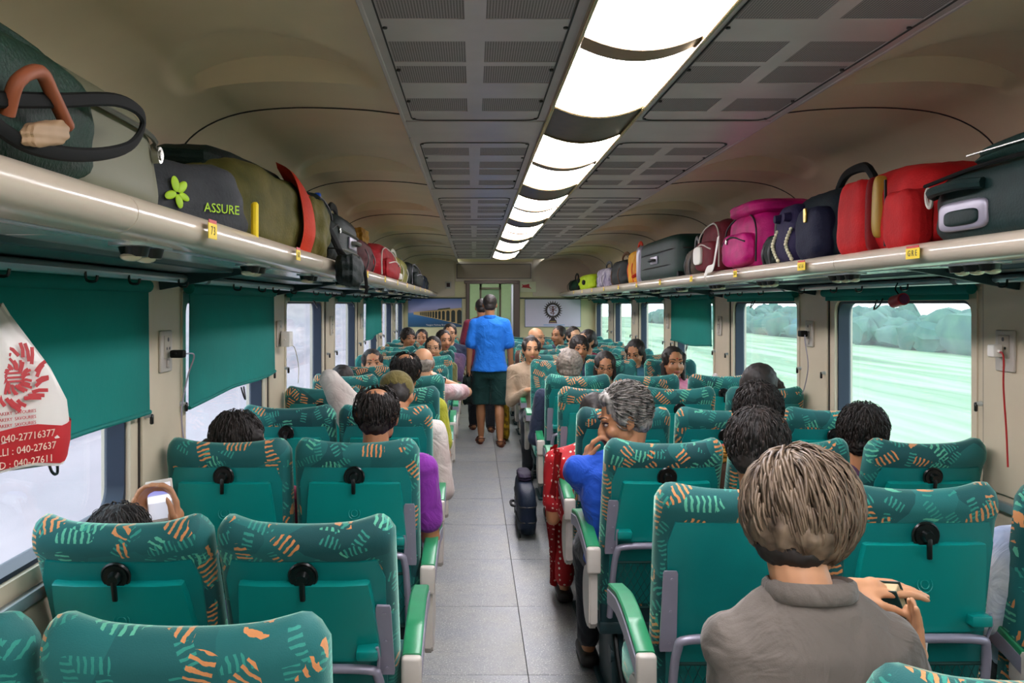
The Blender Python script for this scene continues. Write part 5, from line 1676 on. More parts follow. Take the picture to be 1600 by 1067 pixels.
def bag(name, label, cat, x, y0, y1, z0, h, d, m, n=5, noise=0.02, side=1, kind='backpack', trim=None, seed=0, taper=0.08, grp=None, rot=0.0):
    """side: +1 the aisle lies towards +x"""
    L = y1 - y0
    r = thing(name, label, cat, (x, (y0 + y1) / 2, z0), rot, group=grp)
    trim = trim or M_zip
    P_('body', r, m, lambda b: sq(b, (0, 0, h / 2), (d, L, h), n, noise=noise, taper=taper, seed=seed))
    fx = side * d / 2
    if kind == 'backpack':
        P_('front_pocket', r, m, lambda b: sq(b, (fx * 0.93, 0, h * 0.36), (d * 0.26, L * 0.72, h * 0.52), 4, noise=noise, seed=seed + 1))
        P_('zip_line', r, trim, lambda b: tube(b, smooth_path([(fx * 0.93, -L * 0.40, h * 0.15), (fx * 0.92, -L * 0.38, h * 0.72), (fx * 0.80, 0, h * 0.93), (fx * 0.92, L * 0.38, h * 0.72), (fx * 0.93, L * 0.40, h * 0.15)], 6), 0.005, n=6))
        P_('zip_line', r, trim, lambda b: tube(b, smooth_path([(fx * 1.14, -L * 0.32, h * 0.46), (fx * 1.20, 0, h * 0.56), (fx * 1.14, L * 0.32, h * 0.46)], 6), 0.0045, n=6))
        P_('carry_handle', r, trim, lambda b: handle_loop(b, -0.07, 0.07, 0, h * 0.96, 0.05))
        P_('buckle', r, M_metal, lambda b: box(b, (fx * 1.22, L * 0.1, h * 0.50), (0.008, 0.022, 0.03), 0.003, 1))
    elif kind == 'suitcase':
        for k, zz in enumerate((0.34, 0.66)):
            P_('zip_line', r, trim, lambda b: tube(b, [(d / 2 * 0.99 * math.copysign(abs(math.cos(a)) ** 0.4, math.cos(a)), L / 2 * 0.99 * math.copysign(abs(math.sin(a)) ** 0.4, math.sin(a)), h * zz) for a in np.linspace(0, 2 * math.pi, 44, endpoint=False)], 0.006, n=5, closed=True))
        P_('carry_handle', r, trim, lambda b: tube(b, smooth_path([(fx, -0.09, h * 0.5), (fx + side * 0.03, -0.075, h * 0.5), (fx + side * 0.036, 0, h * 0.5), (fx + side * 0.03, 0.075, h * 0.5), (fx, 0.09, h * 0.5)], 4), 0.010, n=8, up=(0, 0, 1)))
        P_('handle_plate', r, M_grey, lambda b: box(b, (fx + side * 0.001, 0, h * 0.5), (0.012, 0.26, 0.06), 0.005, 2))
        for sy_ in (-1, 1):
            P_('wheel', r, M_black, lambda b: cyl(b, (fx * 0.75, sy_ * L * 0.47, 0.035), (fx * 0.92, sy_ * L * 0.47, 0.035), 0.028, n=14))
    elif kind == 'duffel':
        P_('zip_line', r, trim, lambda b: tube(b, smooth_path([(0, -L * 0.46, h * 0.70), (0, -L * 0.2, h * 0.985), (0, L * 0.2, h * 0.985), (0, L * 0.46, h * 0.70)], 6), 0.006, n=6))
        P_('carry_handle', r, trim, lambda b: handle_loop(b, -L * 0.18, L * 0.18, fx * 0.35, h * 0.92, 0.09, 0.009))
        for sy_ in (-1, 1):
            P_('webbing', r, trim, lambda b: tube(b, smooth_path([(fx * 0.9, sy_ * L * 0.2, h * 0.05), (fx * 1.02, sy_ * L * 0.2, h * 0.5), (fx * 0.7, sy_ * L * 0.19, h * 0.93)], 6), 0.014, n=6, flat=0.25, up=(1, 0, 0)))
    return r
ZR = 1.768
M_black = mat('black_webbing', '#0b0d0c', 0.75, spec=0.2)
RX_ = 1.615; LX_ = -0.865
# ---- rack over the two-seat side
M_olive = bagm('olive', '#6e6432', '#4a4a1e'); M_dgreen = bagm('dark_green', '#0c2f22', '#123c2c', 0.5)
r = bag('suitcase', 'big grey-olive suitcase with dark green front pocket and wide black strap loop', 'suitcase', LX_ - 0.0, 0.75, 2.14, ZR, 0.255, 0.42, mat('greyolive_shell', '#77765f', 0.5, spec=0.3, noise=0.1, nscale=4), 5, 0.0, 1, 'plain', taper=0.12)
P_('lock', r, M_metal, lambda b: (cyl(b, (0.180, 0.54, 0.150), (0.196, 0.54, 0.150), 0.018, n=16), cyl(b, (0.194, 0.54, 0.150), (0.199, 0.54, 0.150), 0.011, n=16)))
P_('piping', r, mat('grey_piping', '#55564c', 0.5), lambda b: tube(b, [(0.205 * math.copysign(abs(math.cos(a)) ** 0.5, math.cos(a)), 0.685 * math.copysign(abs(math.sin(a)) ** 0.5, math.sin(a)), 0.185) for a in np.linspace(0, 2 * math.pi, 40, endpoint=False)], 0.006, n=5, closed=True))
P_('front_pocket', r, M_dgreen, lambda b: sq(b, (0.185, -0.24, 0.115), (0.10, 0.78, 0.19), 4.5, noise=0.02))
P_('top_cover', r, M_dgreen, lambda b: sq(b, (0.0, -0.22, 0.235), (0.36, 0.90, 0.06), 4, noise=0.02, taper=0.1))
SY = lambda y, z, x=0.262: (x, y - 1.445, z - ZR)
P_('shoulder_strap', r, M_black, lambda b: tube(b, smooth_path([SY(1.13, 1.85), SY(1.30, 1.885, .275), SY(1.50, 1.930, .285), SY(1.63, 1.935, .28), SY(1.645, 1.905, .275), SY(1.56, 1.862, .28), SY(1.40, 1.825, .28), SY(1.25, 1.812, .27), SY(1.14, 1.83, .262)], 6), 0.011, n=8, flat=0.5, up=(1, 0, 0)))
P_('strap_pad', r, mat('tan_leather', '#a98a68', 0.6), lambda b: sq(b, SY(1.28, 1.835, .275), (0.025, 0.13, 0.035), 3, (R(14), 0, 0), noise=0.05))
P_('handle_ring', r, mat('orange_leather', '#96502f', 0.6), lambda b: tube(b, smooth_path([SY(1.20, 1.845), SY(1.19, 1.885, .28), SY(1.24, 1.910, .285), SY(1.29, 1.89, .28), SY(1.36, 1.86, .27)], 8), 0.010, n=10))
r = bag('tote_bag', 'slate grey cloth tote with a lime leaf emblem and yellow edges', 'bag', -0.79, 2.22, 2.64, ZR, 0.20, 0.22, bagm('slate', '#4a4c50', '#35383c'), 5, 0.03, 1, 'plain', taper=0.22, rot=-0.62)
M_lime = mat('lime_print', '#b4e01e', 0.5)
def petals(b):
    for k, (a, l_) in enumerate(((200, .030), (100, .034), (45, .032), (-25, .026), (-80, .030))):
        c_ = Vector((0.094, -0.06 + 0.022 * math.cos(R(a)), 0.100 + 0.022 * math.sin(R(a))))
        sph(b, c_, (0.003, l_ * 0.62, l_ * 0.36), Euler((R(a), 0, 0)).to_matrix() , u=14, v=8)
e = P_('leaf_emblem', r, M_lime, petals); e.rotation_euler = (0, R(-7), 0); e.location = (0.022, 0, 0.0)
text_obj('lettering', 'ASSURE', 0.034, M_lime, r, (0.1085, 0.075, 0.080), (R(90), 0, R(90)))
P_('edge_strip', r, M_yellow, lambda b: box(b, (0.098, 0.195, 0.055), (0.02, 0.020, 0.11), 0.006, 1))
P_('edge_strip', r, M_yellow, lambda b: box(b, (0.098, -0.195, 0.02), (0.02, 0.02, 0.03), 0.006, 1))
r = bag('hiking_backpack', 'olive backpack lying on its side with a broad orange-red strip', 'backpack', LX_ + 0.02, 2.72, 3.90, ZR, 0.31, 0.40, M_olive, 3.6, 0.035, 1, 'plain', taper=0.12, seed=4, rot=-0.10)
P_('top_cover', r, bagm('black', '#101514', '#0a2018'), lambda b: sq(b, (-0.04, -0.05, 0.285), (0.28, 0.95, 0.11), 4, noise=0.03, taper=0.1))
P_('red_strip', r, bagm('orange_red', '#d8401c', '#c02c14'), lambda b: tube(b, smooth_path([(0.185, 0.20, 0.01), (0.212, 0.19, 0.10), (0.20, 0.20, 0.20), (0.165, 0.23, 0.275), (0.09, 0.30, 0.318)], 6), 0.085, n=8, flat=0.14, up=(1, 0, 0)))
P_('side_fold', r, M_olive, lambda b: sq(b, (0.135, 0.42, 0.13), (0.16, 0.28, 0.25), 3.2, noise=0.07, seed=9))
P_('shoulder_strap', r, M_black, lambda b: tube(b, smooth_path([(0.10, 0.52, 0.25), (0.18, 0.60, 0.14), (0.22, 0.68, 0.03), (0.27, 0.66, -0.02)], 6), 0.024, n=8, flat=0.5, up=(1, 0, 0)))
P_('shoulder_strap', r, bagm('orange_red', '#d8401c'), lambda b: tube(b, smooth_path([(0.10, 0.36, 0.29), (0.16, 0.46, 0.24), (0.185, 0.52, 0.15)], 6), 0.010, n=6, flat=0.6, up=(1, 0, 0)))
r = bag('pouch', 'black padded pouch hanging over the two-seat side rack edge', 'pouch', -0.520, 3.72, 4.10, 1.675, 0.13, 0.085, bagm('black2', '#15201e', '#0a1210'), 3.5, 0.05, 1, 'plain', taper=-0.1)
P_('strap', r, M_black, lambda b: tube(b, smooth_path([(0, -0.15, 0.12), (-0.05, -0.08, 0.155), (-0.16, 0.0, 0.150)], 5), 0.012, n=6, flat=0.3, up=(0, 0, 1)))
P_('strap', r, M_black, lambda b: tube(b, smooth_path([(-0.02, 0.16, 0.125), (0.03, 0.20, 0.09), (0.045, 0.21, 0.0), (0.04, 0.215, -0.03)], 5), 0.008, n=6, flat=0.3, up=(0, 1, 0)))
r = bag('backpack', 'black backpack with blue tab squeezed behind the olive one', 'backpack', LX_ + 0.03, 3.93, 4.36, ZR, 0.33, 0.38, bagm('black', '#101514', '#0a2018'), 4, 0.03, 1, 'backpack', seed=2)
P_('blue_tab', r, mat('blue_plastic', '#1a5ad0', 0.4), lambda b: box(b, (0.13, 0.05, 0.31), (0.03, 0.03, 0.05), 0.008, 2))
r = bag('trolley_bag', 'black trolley bag with grey piping standing on the two-seat side rack', 'suitcase', LX_ + 0.03, 4.42, 5.30, ZR, 0.29, 0.40, bagm('blackgreen', '#0e2420', '#0a1614', 0.45), 5, 0.01, 1, 'suitcase', mat('grey_piping', '#55564c', 0.5), taper=0.05)
P_('top_handle', r, M_black, lambda b: handle_loop(b, -0.14, 0.10, 0.10, 0.285, 0.055, 0.011))
r = bag('duffel_bag', 'maroon bag topped by an ochre bundle on the two-seat side rack', 'bag', LX_ + 0.03, 5.40, 6.30, ZR, 0.24, 0.38, bagm('maroon', '#5a1a20', '#3a1216'), 4, 0.03, 1, 'duffel', seed=6)
P_('bundle', r, bagm('ochre', '#a87a28', '#7a5518'), lambda b: sq(b, (0.06, 0.25, 0.27), (0.16, 0.30, 0.12), 3, noise=0.08))
r = bag('backpack', 'bright red backpack with white trim on the two-seat side rack', 'backpack', LX_ + 0.04, 6.40, 8.0, ZR, 0.28, 0.38, bagm('red2', '#b81826', '#8c1018'), 4, 0.03, 1, 'backpack', M_whitem, seed=8)
P_('white_panel', r, M_whitem, lambda b: box(b, (0.215, 0.45, 0.06), (0.03, 0.22, 0.05), 0.01, 2))
bag('shoulder_bag', 'yellow-olive cloth bag with white buckle on the two-seat side rack', 'bag', LX_ + 0.04, 8.1, 9.5, ZR, 0.27, 0.36, bagm('mustard', '#9a9436', '#77722a'), 4, 0.04, 1, 'duffel', M_whitem, seed=3)
bag('backpack', 'round black backpack past the yellow-olive bag', 'backpack', LX_ + 0.04, 9.6, 11.6, ZR, 0.30, 0.38, bagm('black3', '#1a2422', '#0d1413'), 3.5, 0.02, 1, 'backpack', M_grey, seed=5)
bag('duffel_bag', 'navy and black bag last on the two-seat side rack', 'bag', LX_ + 0.04, 11.8, 13.9, ZR, 0.24, 0.36, bagm('navy', '#1c2744', '#10131c'), 4, 0.04, 1, 'duffel', M_metal, seed=7)
# ---- rack over the three-seat side (aisle towards -x)
M_tealblk = bagm('teal_black', '#16302f', '#0d211f', 0.42, 0.1)
r = bag('suitcase', 'teal-black suitcase with grey recessed handle nearest on the three-seat side rack', 'suitcase', RX_, 1.95, 2.93, ZR, 0.235, 0.44, M_tealblk, 5, 0.01, -1, 'plain', taper=0.04)
P_('handle_recess', r, M_grey, lambda b: sq(b, (-0.214, 0.21, 0.085), (0.03, 0.26, 0.085), 5))
P_('recess_grip', r, M_tealblk, lambda b: sq(b, (-0.228, 0.20, 0.078), (0.02, 0.18, 0.045), 4))
P_('side_handle', r, M_tealblk, lambda b: tube(b, smooth_path([(-0.215, 0.38, 0.16), (-0.245, 0.33, 0.165), (-0.248, 0.18, 0.168), (-0.22, 0.10, 0.165)], 5), 0.016, n=8))
P_('handle_ring', r, M_white, lambda b: tube(b, [(-0.222 - 0.002 * math.cos(a), 0.40 + 0.020 * math.sin(a) * 0.8, 0.155 + 0.028 * math.cos(a)) for a in np.linspace(0, 2 * math.pi, 16, endpoint=False)], 0.006, n=6, closed=True))
P_('zip_line', r, M_black, lambda b: tube(b, smooth_path([(-0.2, 0.47, 0.2), (-0.214, 0.1, 0.215), (-0.214, -0.45, 0.215)], 6), 0.006, n=6))
r = bag('garment_bag', 'dark green folded soft bag resting on the teal-black suitcase', 'bag', RX_ + 0.02, 1.95, 2.86, ZR + 0.236, 0.075, 0.34, bagm('green2', '#1d3f38', '#122a26'), 4, 0.03, -1, 'plain', taper=0.15, seed=3)
P_('top_fold', r, bagm('green2', '#1d3f38'), lambda b: sq(b, (0, -0.15, 0.085), (0.28, 0.60, 0.035), 4, noise=0.03))
P_('stitched_band', r, M_metal, lambda b: tube(b, [(-0.168, -0.4, 0.035), (-0.171, 0.35, 0.035)], 0.003, n=5))
M_redb = bagm('red', '#c81e20', '#a81418')
r = bag('backpack', 'large bright red backpack with a gold zip flap beside the teal-black suitcase', 'backpack', RX_ - 0.0, 2.96, 3.60, ZR, 0.315, 0.40, M_redb, 4.2, 0.02, -1, 'plain', taper=0.12, seed=1)
P_('front_panel', r, M_redb, lambda b: sq(b, (-0.165, 0.17, 0.150), (0.14, 0.27, 0.28), 4.5, noise=0.015, taper=0.15))
P_('gusset', r, mat('gold_flap', '#a8862e', 0.5), lambda b: sq(b, (-0.178, -0.005, 0.175), (0.06, 0.055, 0.22), 4, taper=0.2))
P_('gusset_edge', r, bagm('darkred', '#7a1014'), lambda b: sq(b, (-0.176, 0.035, 0.150), (0.08, 0.04, 0.27), 4, taper=0.1))
P_('zip_pull', r, M_metal, lambda b: box(b, (-0.215, -0.16, 0.12), (0.008, 0.022, 0.055), 0.004, 1))
P_('zip_line', r, M_zip, lambda b: tube(b, smooth_path([(-0.205, -0.10, 0.03), (-0.212, -0.12, 0.15), (-0.19, -0.07, 0.26)], 6), 0.005, n=6))
P_('top_edge', r, bagm('green2', '#1d3f38'), lambda b: sq(b, (-0.09, 0.20, 0.275), (0.12, 0.16, 0.05), 3, noise=0.04))
P_('front_pocket', r, M_redb, lambda b: sq(b, (-0.175, -0.20, 0.110), (0.10, 0.20, 0.20), 4.5, noise=0.02))
r = bag('backpack', 'navy and black backpack with polka-dot piping and a tall black carry loop', 'backpack', RX_ + 0.0, 3.64, 4.34, ZR, 0.32, 0.40, bagm('black4', '#0b1820', '#10222a'), 3.6, 0.02, -1, 'plain', taper=0.18, seed=2)
P_('front_panel', r, bagm('indigo', '#2c2448', '#1c1838'), lambda b: sq(b, (-0.150, 0.18, 0.145), (0.17, 0.30, 0.27), 3.6, noise=0.015, taper=0.12))
P_('front_pocket', r, bagm('indigo2', '#171b34', '#10142a'), lambda b: sq(b, (-0.165, -0.10, 0.125), (0.14, 0.30, 0.23), 3.6, noise=0.02))
M_pad_ = mat('polka_piping', '#d8d2b0', 0.5)
def dots(y0):
    def fn(b):
        for i in range(11):
            t = i / 10
            sph(b, (-0.238 + 0.02 * abs(t - 0.5), y0 + 0.045 * math.sin(t * 3.0), 0.03 + 0.13 * t), 0.009, u=8, v=6)
    return fn
P_('dotted_piping', r, M_pad_, dots(0.24)); P_('dotted_piping', r, M_pad_, dots(0.06))
for yy in (0.10, 0.22): P_('toggle', r, bagm('indigo', '#2c2448'), lambda b: cyl(b, (-0.22, yy, 0.215), (-0.25, yy, 0.215), 0.022, 0.018, 12))
P_('zip_badge', r, mat('gold_badge', '#b89a3a', 0.3, metal=0.7), lambda b: box(b, (-0.236, -0.13, 0.20), (0.008, 0.03, 0.06), 0.003, 1))
P_('carry_loop', r, M_black, lambda b: tube(b, smooth_path([(-0.06, 0.02, 0.24), (-0.07, -0.08, 0.33), (-0.07, -0.17, 0.372), (-0.07, -0.33, 0.372), (-0.08, -0.42, 0.33), (-0.09, -0.47, 0.30)], 6), 0.020, n=8, flat=0.7, up=(1, 0, 0)))
bag('pouch', 'small charcoal pouch wedged before the magenta backpack', 'pouch', RX_ - 0.10, 4.37, 4.62, ZR, 0.17, 0.20, bagm('charcoal', '#26302c', '#18201d'), 3.5, 0.05, -1, 'duffel', seed=4)
r = bag('backpack', 'magenta backpack with a white strap trailing over the rack', 'backpack', RX_, 4.66, 5.36, ZR, 0.34, 0.38, bagm('magenta', '#d0127c', '#a00c60', 0.5), 4, 0.02, -1, 'backpack', seed=5)
P_('lid', r, bagm('magenta', '#d0127c'), lambda b: sq(b, (-0.02, -0.02, 0.335), (0.34, 0.60, 0.09), 3.6, noise=0.02))
P_('white_strap', r, M_whitem, lambda b: tube(b, smooth_path([(-0.235, 0.22, 0.21), (-0.255, 0.20, 0.12), (-0.25, 0.28, 0.045), (-0.262, 0.36, 0.03), (-0.266, 0.40, -0.005)], 6), 0.022, n=6, flat=0.22, up=(1, 0, 0)))
r = bag('backpack', 'maroon backpack with pale flap behind the magenta one', 'backpack', RX_, 5.42, 6.02, ZR, 0.35, 0.36, bagm('maroon2', '#701a28', '#54121c'), 4, 0.02, -1, 'backpack', M_white, seed=6)
P_('pale_flap', r, M_whitem, lambda b: sq(b, (-0.22, 0.05, 0.13), (0.03, 0.18, 0.11), 4))
bag('pouch', 'taupe pouch standing between the maroon backpack and the dark green suitcase', 'pouch', RX_ - 0.08, 6.05, 6.35, ZR, 0.20, 0.22, bagm('taupe', '#5c5146', '#453c34'), 3.5, 0.04, -1, 'duffel', seed=8)
r = bag('suitcase', 'large dark green suitcase with a grey frame on the three-seat side rack', 'suitcase', RX_ - 0.01, 6.42, 8.02, ZR, 0.34, 0.40, bagm('dark_green3', '#062c22', '#04211a', 0.35, 0.05), 7, 0.0, -1, 'suitcase', taper=0.04)
P_('end_frame', r, M_grey, lambda b: sq(b, (0, 0.74, 0.168), (0.405, 0.14, 0.33), 8))
t = thing('soft_toy', 'small red and blue soft toy propped against the dark green suitcase', 'toy', (RX_ - 0.13, 8.12, ZR))
P_('body', t, bagm('toy_blue', '#3a86c8'), lambda b: (sph(b, (0, 0, 0.07), (0.05, 0.045, 0.065)), cap(b, (-0.02, -0.02, 0.05), (-0.05, -0.04, 0.01), 0.02, 0.016)))
P_('head', t, bagm('toy_red', '#d2381e'), lambda b: (sph(b, (0, 0, 0.165), (0.045, 0.045, 0.045)), sph(b, (-0.02, 0, 0.205), (0.02, 0.02, 0.02))))
P_('arm', t, bagm('toy_red', '#d2381e'), lambda b: cap(b, (-0.04, 0, 0.10), (-0.09, 0.0, 0.07), 0.016, 0.014))
r = bag('tote_bag', 'orange and yellow patterned cloth bag past the soft toy', 'bag', RX_ - 0.03, 8.24, 8.80, ZR, 0.33, 0.30, bagm('orange', '#c87820', '#e0b030'), 4, 0.05, -1, 'duffel', bagm('orange_red', '#d8401c'), seed=9)
bag('duffel_bag', 'charcoal bag with a fluffy brown top on the three-seat side rack', 'bag', RX_, 8.88, 10.0, ZR, 0.28, 0.36, bagm('charcoal2', '#232a28', '#181d1c'), 4, 0.03, -1, 'duffel', bagm('brown', '#6a4420'), seed=10)
bag('shopping_bag', 'purple and white checked bag beyond the charcoal bag', 'bag', RX_, 10.1, 11.2, ZR, 0.24, 0.34, bagm('check', '#d8d0d8', '#3a2a5a'), 5, 0.03, -1, 'duffel', seed=11)
r = bag('duffel_bag', 'lime green bag with round black patches on the three-seat side rack', 'bag', RX_ - 0.02, 11.4, 13.0, ZR, 0.22, 0.36, bagm('lime', '#b6d21c', '#98b414'), 4, 0.02, -1, 'plain', seed=12)
for yy, zz in ((0.35, 0.15), (0.35, 0.05), (-0.25, 0.11)): P_('black_patch', r, M_black, lambda b: sph(b, (-0.178, yy, zz), (0.02, 0.13, 0.034)))
r = bag('bedroll', 'dark green rolled bag last on the three-seat side rack', 'bag', RX_ - 0.02, 13.2, 14.3, ZR, 0.20, 0.36, M_dgreen, 2.6, 0.02, -1, 'duffel', seed=13)
# ---- on the floor and in hands
r = bag('suitcase', 'dark navy soft suitcase standing in the aisle against the three-seat rows', 'suitcase', 0.368, 6.25, 7.05, 0.012, 0.325, 0.13, bagm('navy2', '#15222e', '#1c2138', 0.45), 5, 0.01, -1, 'suitcase', taper=0.02)
P_('top_pocket', r, bagm('plum_nylon', '#2c2238'), lambda b: sq(b, (0.0, 0.12, 0.345), (0.10, 0.36, 0.06), 3.5, noise=0.04))
r = bag('cloth_bag', 'black cloth bag with yellow leaf pattern on the aisle floor by the far rows', 'bag', 0.345, 10.75, 11.1, 0.0, 0.46, 0.16, bagm('black_yellow', '#12120e', '#c8a01c'), 4, 0.04, -1, 'duffel', seed=3)
MATS['bag_black_yellow'].node_tree.nodes['Noise Texture'].inputs['Scale'].default_value = 22
r = bag('carry_bag', 'black bag hanging from the left hand of the man in the blue polo', 'bag', -0.075, 10.45, 10.75, 0.46, 0.32, 0.11, bagm('black', '#101514'), 4, 0.04, -1, 'plain', seed=5)
P_('carry_handle', r, M_black, lambda b: handle_loop(b, -0.06, 0.06, 0.015, 0.30, 0.075, 0.006, 1.0))
r = thing('plastic_bag', 'crumpled white plastic bag on the sill beside the woman with the bindi', 'bag', (1.885, 7.15, 0.878))
P_('body', r, mat('white_plastic_film', '#e8dcdc', 0.3, noise=0.1), lambda b: sq(b, (0, 0, 0.07), (0.10, 0.34, 0.14), 2.6, noise=0.08, taper=0.3))
P_('knot', r, mat('white_plastic_film', '#e8dcdc'), lambda b: sq(b, (-0.01, 0.05, 0.155), (0.04, 0.05, 0.06), 2.4, noise=0.1))
# hanging plastic carrier
hb = thing('carrier_bag', 'white plastic carrier bag with a red emblem hanging from the rack hooks', 'bag', (-1.0, 1.85, 1.262), -0.50)
def film(b):
    prof = [(0.0, 0.205, 0.055), (0.06, 0.212, 0.065), (0.13, 0.200, 0.062), (0.20, 0.165, 0.05), (0.26, 0.120, 0.036), (0.31, 0.078, 0.024), (0.335, 0.062, 0.016)]
    n = 30; rows = []
    for (z, hw, th) in prof:
        rows.append([b.verts.new((math.copysign(abs(math.cos(2 * math.pi * k / n)) ** 0.6, math.cos(2 * math.pi * k / n)) * th + 0.004 * math.sin(k * 1.9 + z * 20), math.copysign(abs(math.sin(2 * math.pi * k / n)) ** 0.8, math.sin(2 * math.pi * k / n)) * hw, z + 0.006 * math.sin(k * 1.1))) for k in range(n)])
    for i in range(len(rows) - 1):
        for k in range(n): b.faces.new((rows[i][k], rows[i][(k + 1) % n], rows[i + 1][(k + 1) % n], rows[i + 1][k]))
    b.faces.new(rows[0][::-1]); b.faces.new(rows[-1])
M_film = mat('white_bag_film', '#e6e0d8', 0.32, spec=0.6, bump=0.35, bscale=14)
P_('body', hb, M_film, film)
for s in (-1, 1):
    P_('handle', hb, M_film, lambda b: tube(b, smooth_path([(0, s * 0.045, 0.325), (0, s * 0.026, 0.37), (-0.002, s * 0.006, 0.415), (-0.01, s * 0.001, 0.43)], 5), [0.020 - 0.0007 * i for i in range(16)], n=8, flat=0.4, up=(1, 0, 0)))
def emblem(b):
    rn = random.Random(3)
    for k in range(24):
        a = 2 * math.pi * k / 24 + rn.uniform(-.06, .06)
        for (r0, r1, w) in ((0.046, 0.072, 0.0042), (0.016, 0.038, 0.003)):
            a2 = a + rn.uniform(0.2, 0.55); r1 = r1 * rn.uniform(0.85, 1.08)
            c0 = Vector((0, r0 * math.cos(a), r0 * math.sin(a))); c1 = Vector((0, r1 * math.cos(a2), r1 * math.sin(a2)))
            tube(b, [c0, (c0 + c1) / 2 + Vector((0, 0.003 * math.sin(a), 0.003 * math.cos(a))), c1], w, n=5, flat=0.12, up=(1, 0, 0))
    for dz in (-0.008, 0.0, 0.009): box(b, (0, 0, dz), (0.001, 0.030, 0.004))
e = P_('round_emblem', hb, M_red, emblem); e.location = (0.0535, 0.055, 0.190); e.rotation_euler = (0, R(-14), R(-8))
def band(b):
    n = 30; rows = []
    for (z, hw, th) in ((0.006, 0.2085, 0.0575), (0.045, 0.2125, 0.0655), (0.086, 0.2110, 0.0665)):
        rows.append([b.verts.new((math.copysign(abs(math.cos(2 * math.pi * k / n)) ** 0.6, math.cos(2 * math.pi * k / n)) * th + 0.004 * math.sin(k * 1.9 + z * 20), math.copysign(abs(math.sin(2 * math.pi * k / n)) ** 0.8, math.sin(2 * math.pi * k / n)) * hw, z + 0.006 * math.sin(k * 1.1))) for k in range(n)])
    for i in range(2):
        for k in range(n): b.faces.new((rows[i][k], rows[i][(k + 1) % n], rows[i + 1][(k + 1) % n], rows[i + 1][k]))
P_('red_band', hb, M_red, band)
M_pale = mat('pale_print', '#f0d8c0', 0.5)
for i, (tx, zz) in enumerate((('MALAKPET : 040-27716377', 0.070), ('NEHRU JUBILLI : 040-27637', 0.044), ('RTC X ROAD : 040-27611', 0.018))):
    text_obj('lettering', tx, 0.021, M_pale, hb, (0.0715, 0.015, zz), (R(90), 0, R(90)), 0.0003)
for i in range(3):
    text_obj('small_print', 'SWEETS  BAKERY  SAVOURIES', 0.0095, M_red, hb, (0.0685, 0.03, 0.096 + 0.012 * i), (R(90), 0, R(90)), 0.0003)
# red thing hanging at the big window
r = thing('luggage_tag', 'small red cylinder tag hanging at the top of the big window', 'tag', (1.80, 3.93, 1.615))
P_('barrel', r, mat('red_plastic', '#b5202c', 0.35), lambda b: cyl(b, (0, -0.045, 0.006), (0, 0.045, -0.006), 0.026, n=16))
P_('end_disc', r, mat('dark_magenta', '#5a1040', 0.4), lambda b: cyl(b, (0, -0.047, 0.006), (0, -0.052, 0.006), 0.020, n=16))
P_('cord', r, M_black, lambda b: tube(b, smooth_path([(0, 0.0, 0.026), (0.0, 0.03, 0.05), (0.005, 0.02, 0.075)], 5), 0.003, n=5))
# chargers and cables
def cable(name, label, pts, m, r_=0.0028):
    b = nb(); tube(b, smooth_path(pts, 7), r_, n=6); return tag(obj(name, b, m), label, 'cable')
M_redc = mat('red_cable', '#b01818', 0.45)
def charger(x, y, z, s, m, label, size=(0.035, 0.045, 0.045)):
    r = thing('charger', label, 'charger', (x, y, z))
    P_('adapter', r, m, lambda b: box(b, (-s * size[0] / 2, 0, 0), size, 0.006, 2))
    P_('cable_plug', r, m, lambda b: box(b, (-s * size[0] / 2, -size[1] / 2 - 0.008, 0), (0.010, 0.020, 0.012), 0.003, 1))
charger(1.913, 3.375, 1.43, 1, M_whitem, 'white charger plugged in beside the big window')
cable('charging_cable', 'red charging cable falling beside the big window', [(1.895, 3.345, 1.43), (1.890, 3.31, 1.41), (1.893, 3.315, 1.30), (1.90, 3.31, 1.15), (1.90, 3.30, 1.02)], M_redc, 0.0035)
charger(1.912, 5.335, 1.43, 1, M_black, 'black charger on the pillar behind the big window, three-seat side', (0.04, 0.06, 0.035))
cable('charging_cable', 'dark charging cable looping from the black charger, three-seat side', [(1.892, 5.30, 1.43), (1.89, 5.29, 1.38), (1.90, 5.27, 1.25), (1.90, 5.33, 1.12), (1.89, 5.38, 1.05)], M_grey)
charger(-1.092, 3.35, 1.42, -1, M_black, 'black charger in the first pillar socket, two-seat side', (0.05, 0.04, 0.028))
cable('charging_cable', 'dark charging cable falling from the first pillar socket, two-seat side', [(-1.05, 3.37, 1.42), (-1.03, 3.42, 1.41), (-1.06, 3.44, 1.33), (-1.07, 3.40, 1.2), (-1.05, 3.38, 1.06)], M_grey)
charger(-1.092, 5.305, 1.40, -1, M_whitem, 'square white charger in the second pillar socket, two-seat side', (0.05, 0.10, 0.085))
cable('charging_cable', 'white charging cable looping from the square white charger', [(-1.06, 5.33, 1.37), (-1.05, 5.45, 1.34), (-1.06, 5.62, 1.22), (-1.07, 5.66, 1.12)], M_whitem)
